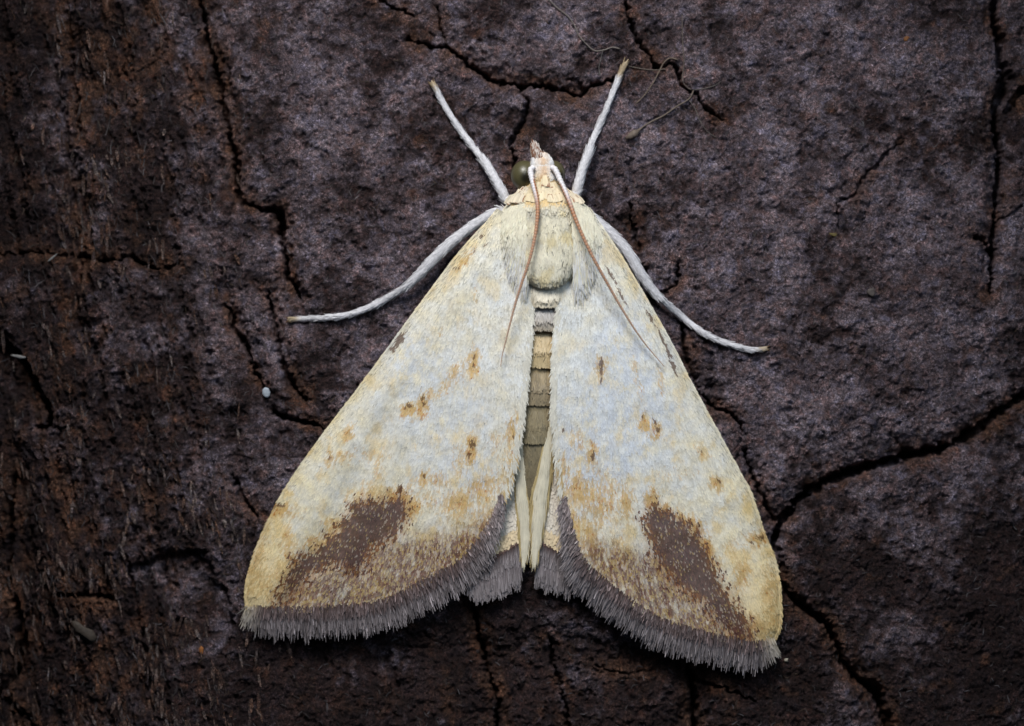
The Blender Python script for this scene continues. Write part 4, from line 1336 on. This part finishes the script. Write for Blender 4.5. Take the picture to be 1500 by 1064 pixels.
for lab, pts, tipk in LEGS:
    pp = []
    for (x, y, z, r) in pts:
        if z is None:
            zz = float(np.max(bark_z(np.array([x - 5, x, x + 5, x, x]), np.array([y, y, y, y - 5, y + 5]))))
            z = zz + r + 0.3
        pp.append((x, y, z, r))
    pp = np.array(pp, float)
    q = smooth(pp, 160)
    p = np.column_stack([W(q[:, :2]), q[:, 2]])
    s = np.linspace(0, 1, 160)
    r = 0.93 * q[:, 3] * (1 + 0.05 * np.sin(s * 25) + 0.04 * fbm(s * 40, s * 0, 230, 2))
    tar = np.array([i for i in range(len(pts)) if pts[i][2] is None], float)
    # joints of the foot: fine notches
    jn = np.zeros(160)
    s0 = max(0.35, np.interp(tar[0], np.arange(len(pts)), np.linspace(0, 1, len(pts))))
    for sj in np.linspace(s0, 0.96, 6)[1:-1]:
        jn = np.maximum(jn, np.exp(-((s - sj) / 0.006) ** 2))
    r = r * (1 - 0.20 * jn)
    V, F, (sv, bv, tv) = tube(p, r, 16)
    tip = sstep(tipk - 0.03, tipk + 0.03, s)[:, None]
    cw = lin([206, 204, 208]) * (1 - tip) + lin([176, 158, 130]) * tip
    cw = cw * (1 - 0.55 * jn[:, None])
    C = np.repeat(cw, 16, 0)
    C = np.vstack([C, C[0], C[-1]])
    lg = part('leg', V, F, M_LEG, C)
    lg['label'] = lab
    for sg in (-1, 1):
        e0 = p[-1] + tv[-1] * 1.0 + sv[-1] * sg * 1.6
        cl_ = np.array([e0, e0 + tv[-1] * 3.5 + sv[-1] * sg * 2.2 - [0, 0, 1.2], e0 + tv[-1] * 5.5 + sv[-1] * sg * 2.6 - [0, 0, 3.6]])
        cv, cf_, _ = tube(smooth(cl_, 6), np.linspace(1.2, 0.3, 6), 6)
        part('claw', cv, cf_, M_LEG, np.tile(lin([96, 70, 48]), (len(cv), 1)), lg)
    n = 900
    si = rng.uniform(0.03, 0.985, n)
    ii = (si * 159).astype(int)
    a = rng.uniform(-0.3, math.pi + 0.3, n)
    nn = sv[ii] * np.cos(a)[:, None] + bv[ii] * np.sin(a)[:, None]
    rt = p[ii] + nn * (r[ii] - 0.2)[:, None]
    dd = tv[ii] + sv[ii] * rng.normal(0, .1, n)[:, None]
    tk = sstep(tipk - 0.03, tipk + 0.03, si)[:, None]
    cb = (lin([230, 228, 232]) * (1 - tk) + lin([180, 160, 130]) * tk) * rng.uniform(.84, 1.03, (n, 1))
    V, F, C = blades(rt, dd, nn, rng.uniform(8, 13, n), rng.uniform(1.5, 2.4, n), rng.uniform(.2, .6, n), cb * .9, cb, prof=(.7, 1, .4), tilt=rng.normal(0, .2, n))
    o = part('leg_scales', V, F, M_LEG, C, lg)
    o['kind'] = 'stuff'

# ------------------------------------------------------------------ debris on the bark
def loose(name, label, cat, V, F, C, origin, group=None):
    o = make_mesh(name, V, F, M_FLAKE, None, C, origin=origin)
    o['label'] = label
    o['category'] = cat
    if group:
        o['group'] = group
    return o


def thread(name, label, cat, pts, r0, r1, rgb, bulb=None, lift=0.4):
    q = smooth(np.array(pts, float), 60)
    z = bark_z(q[:, 0], q[:, 1])
    # span the small hollows
    zs = z.copy()
    for _ in range(6):
        zs = np.maximum(zs, np.convolve(np.pad(zs, 4, mode='edge'), np.ones(9) / 9, 'valid'))
    s = np.linspace(0, 1, 60)
    r = r0 + (r1 - r0) * s
    if bulb:
        r = r + bulb * np.exp(-((s - 0.09) / 0.075) ** 2) * (1 + 0.1 * np.sin(s * 60))
    p = np.column_stack([W(q[:, :2]), zs + r + lift])
    V, F, _ = tube(p, r, 8)
    cc_ = np.tile(np.array(rgb), (len(V), 1)) * (0.8 + 0.4 * rng.random((len(V), 1)))
    og = np.array([p[0, 0], p[0, 1], z[0]])
    return loose(name, label, cat, V, F, cc_, og)


thread('dry_stalk', 'thin dry stalk with a swollen seed head beside a fore leg', 'stalk',
       [(918, 202), (930, 195), (941, 186), (955, 177), (975, 167), (992, 155), (1006, 147), (1013, 140), (1017, 131)], 1.2, 1.0, (0.16, 0.125, 0.10), 4.6)
thread('fibre', 'curled pale fibre crossing a fork in the crack', 'fibre', [(932, 151), (945, 138), (958, 119), (966, 104), (973, 91), (982, 84), (993, 86)], 0.7, 1.0, (0.17, 0.13, 0.10))
thread('fibre', 'upright pale fibre meeting the seed stalk', 'fibre', [(1000, 20), (1001, 60), (1003, 90), (1001, 115), (1008, 126), (1018, 131)], 0.6, 0.9, (0.15, 0.12, 0.105))
thread('fibre', 'faint fibre running down from the seed stalk end', 'fibre', [(1011, 146), (1020, 160), (1026, 175), (1036, 190), (1050, 200)], 0.7, 0.5, (0.14, 0.12, 0.11))
thread('fibre', 'short fibre pointing right of the seed stalk', 'fibre', [(1019, 130), (1034, 128), (1048, 124), (1057, 118)], 0.7, 0.5, (0.14, 0.12, 0.11))
thread('fibre', 'straight fibre at the tip of the long fore leg', 'fibre', [(921, 95), (940, 99), (958, 101), (975, 100)], 0.6, 0.6, (0.16, 0.13, 0.11))
thread('fibre', 'long looping fibre above the long fore leg', 'fibre', [(800, -6), (815, 8), (832, 22), (842, 36), (848, 50), (860, 64), (872, 73), (885, 72), (898, 68), (908, 70)], 0.8, 1.1, (0.17, 0.145, 0.13))
thread('fibre', 'short hanging fibre below the long looping fibre', 'fibre', [(883, 74), (880, 88), (878, 98), (880, 108)], 0.6, 0.8, (0.16, 0.145, 0.14))


def flake(name, label, cx, cy, rx, ry, deg, rgb, sides=9, thick=1.6, dome=0.5, rough=0.22, group=None):
    a = np.linspace(0, 2 * math.pi, sides, endpoint=False)
    rr = 1 + rough * rng.standard_normal(sides)
    u, v = rx * np.cos(a) * rr, ry * np.sin(a) * rr
    g = math.radians(deg)
    x, y = cx + u * math.cos(g) - v * math.sin(g), cy + u * math.sin(g) + v * math.cos(g)
    zb_ = float(np.max(bark_z(np.append(x, cx), np.append(y, cy)))) - 1.0
    top = np.column_stack([W(np.column_stack([x, y])), np.full(sides, zb_ + thick)])
    mid_ = np.column_stack([W(np.column_stack([cx + (x - cx) * .6, cy + (y - cy) * .6])), zb_ + thick + dome * (0.7 + 0.3 * rng.random(sides))])
    bot = top - [0, 0, thick]
    ctr = np.array([[cx - CX, CY - cy, zb_ + thick + dome * 1.1], [cx - CX, CY - cy, zb_]])
    V = np.vstack([bot, top, mid_, ctr])
    k = np.arange(sides)
    k2 = (k + 1) % sides
    n = sides
    Q = np.concatenate([np.stack([k2, k, n + k, n + k2], 1), np.stack([n + k2, n + k, 2 * n + k, 2 * n + k2], 1)])
    T = np.concatenate([np.stack([2 * n + k2, 2 * n + k, np.full(n, 3 * n)], 1), np.stack([k, k2, np.full(n, 3 * n + 1)], 1)])
    c = np.tile(np.array(rgb), (len(V), 1)) * (0.85 + 0.3 * rng.random((len(V), 1)))
    return loose(name, label, 'flake', V, [Q, T], c, np.array([cx - CX, CY - cy, zb_]), group)


flake('flake', 'small bluish white flake stuck beside a crack left of the wing', 388, 576, 6.0, 8.5, -15, (0.36, 0.40, 0.45), 8, 3, 1.2, 0.08)
flake('flake', 'tiny orange flake in the dark hollow', 292, 957, 4, 6, 5, (0.30, 0.11, 0.03), 7)
flake('flake', 'curled pale tan flake on fibrous bark below the hollow', 118, 928, 18, 8, 35, (0.07, 0.054, 0.042), 11, 2, 2)
flake('flake', 'tiny cream grain just below the wing tip fringe', 1155, 970, 3.2, 3.2, 0, (0.38, 0.34, 0.27), 7, 2, 2)
flake('flake', 'tiny orange grain near the long upright crack', 1330, 55, 4, 4.5, 30, (0.22, 0.09, 0.03), 7)
flake('flake', 'pale pointed flake on the open bark plate', 1279, 428, 8, 6, 60, (0.08, 0.066, 0.06), 6, 1.2, 0.5)
flake('flake', 'yellowish speck on the open bark plate', 1223, 343, 5, 3.5, 0, (0.12, 0.09, 0.03), 7, 1.2, 0.6)
flake('flake', 'thin white sliver by the corner hollow', 24, 523, 11, 2.2, 10, (0.25, 0.24, 0.23), 8, 2, 1)
flake('flake', 'thin white sliver on the rust coloured ridge', 71, 377, 8, 2.0, -40, (0.25, 0.24, 0.23), 8, 2, 1)
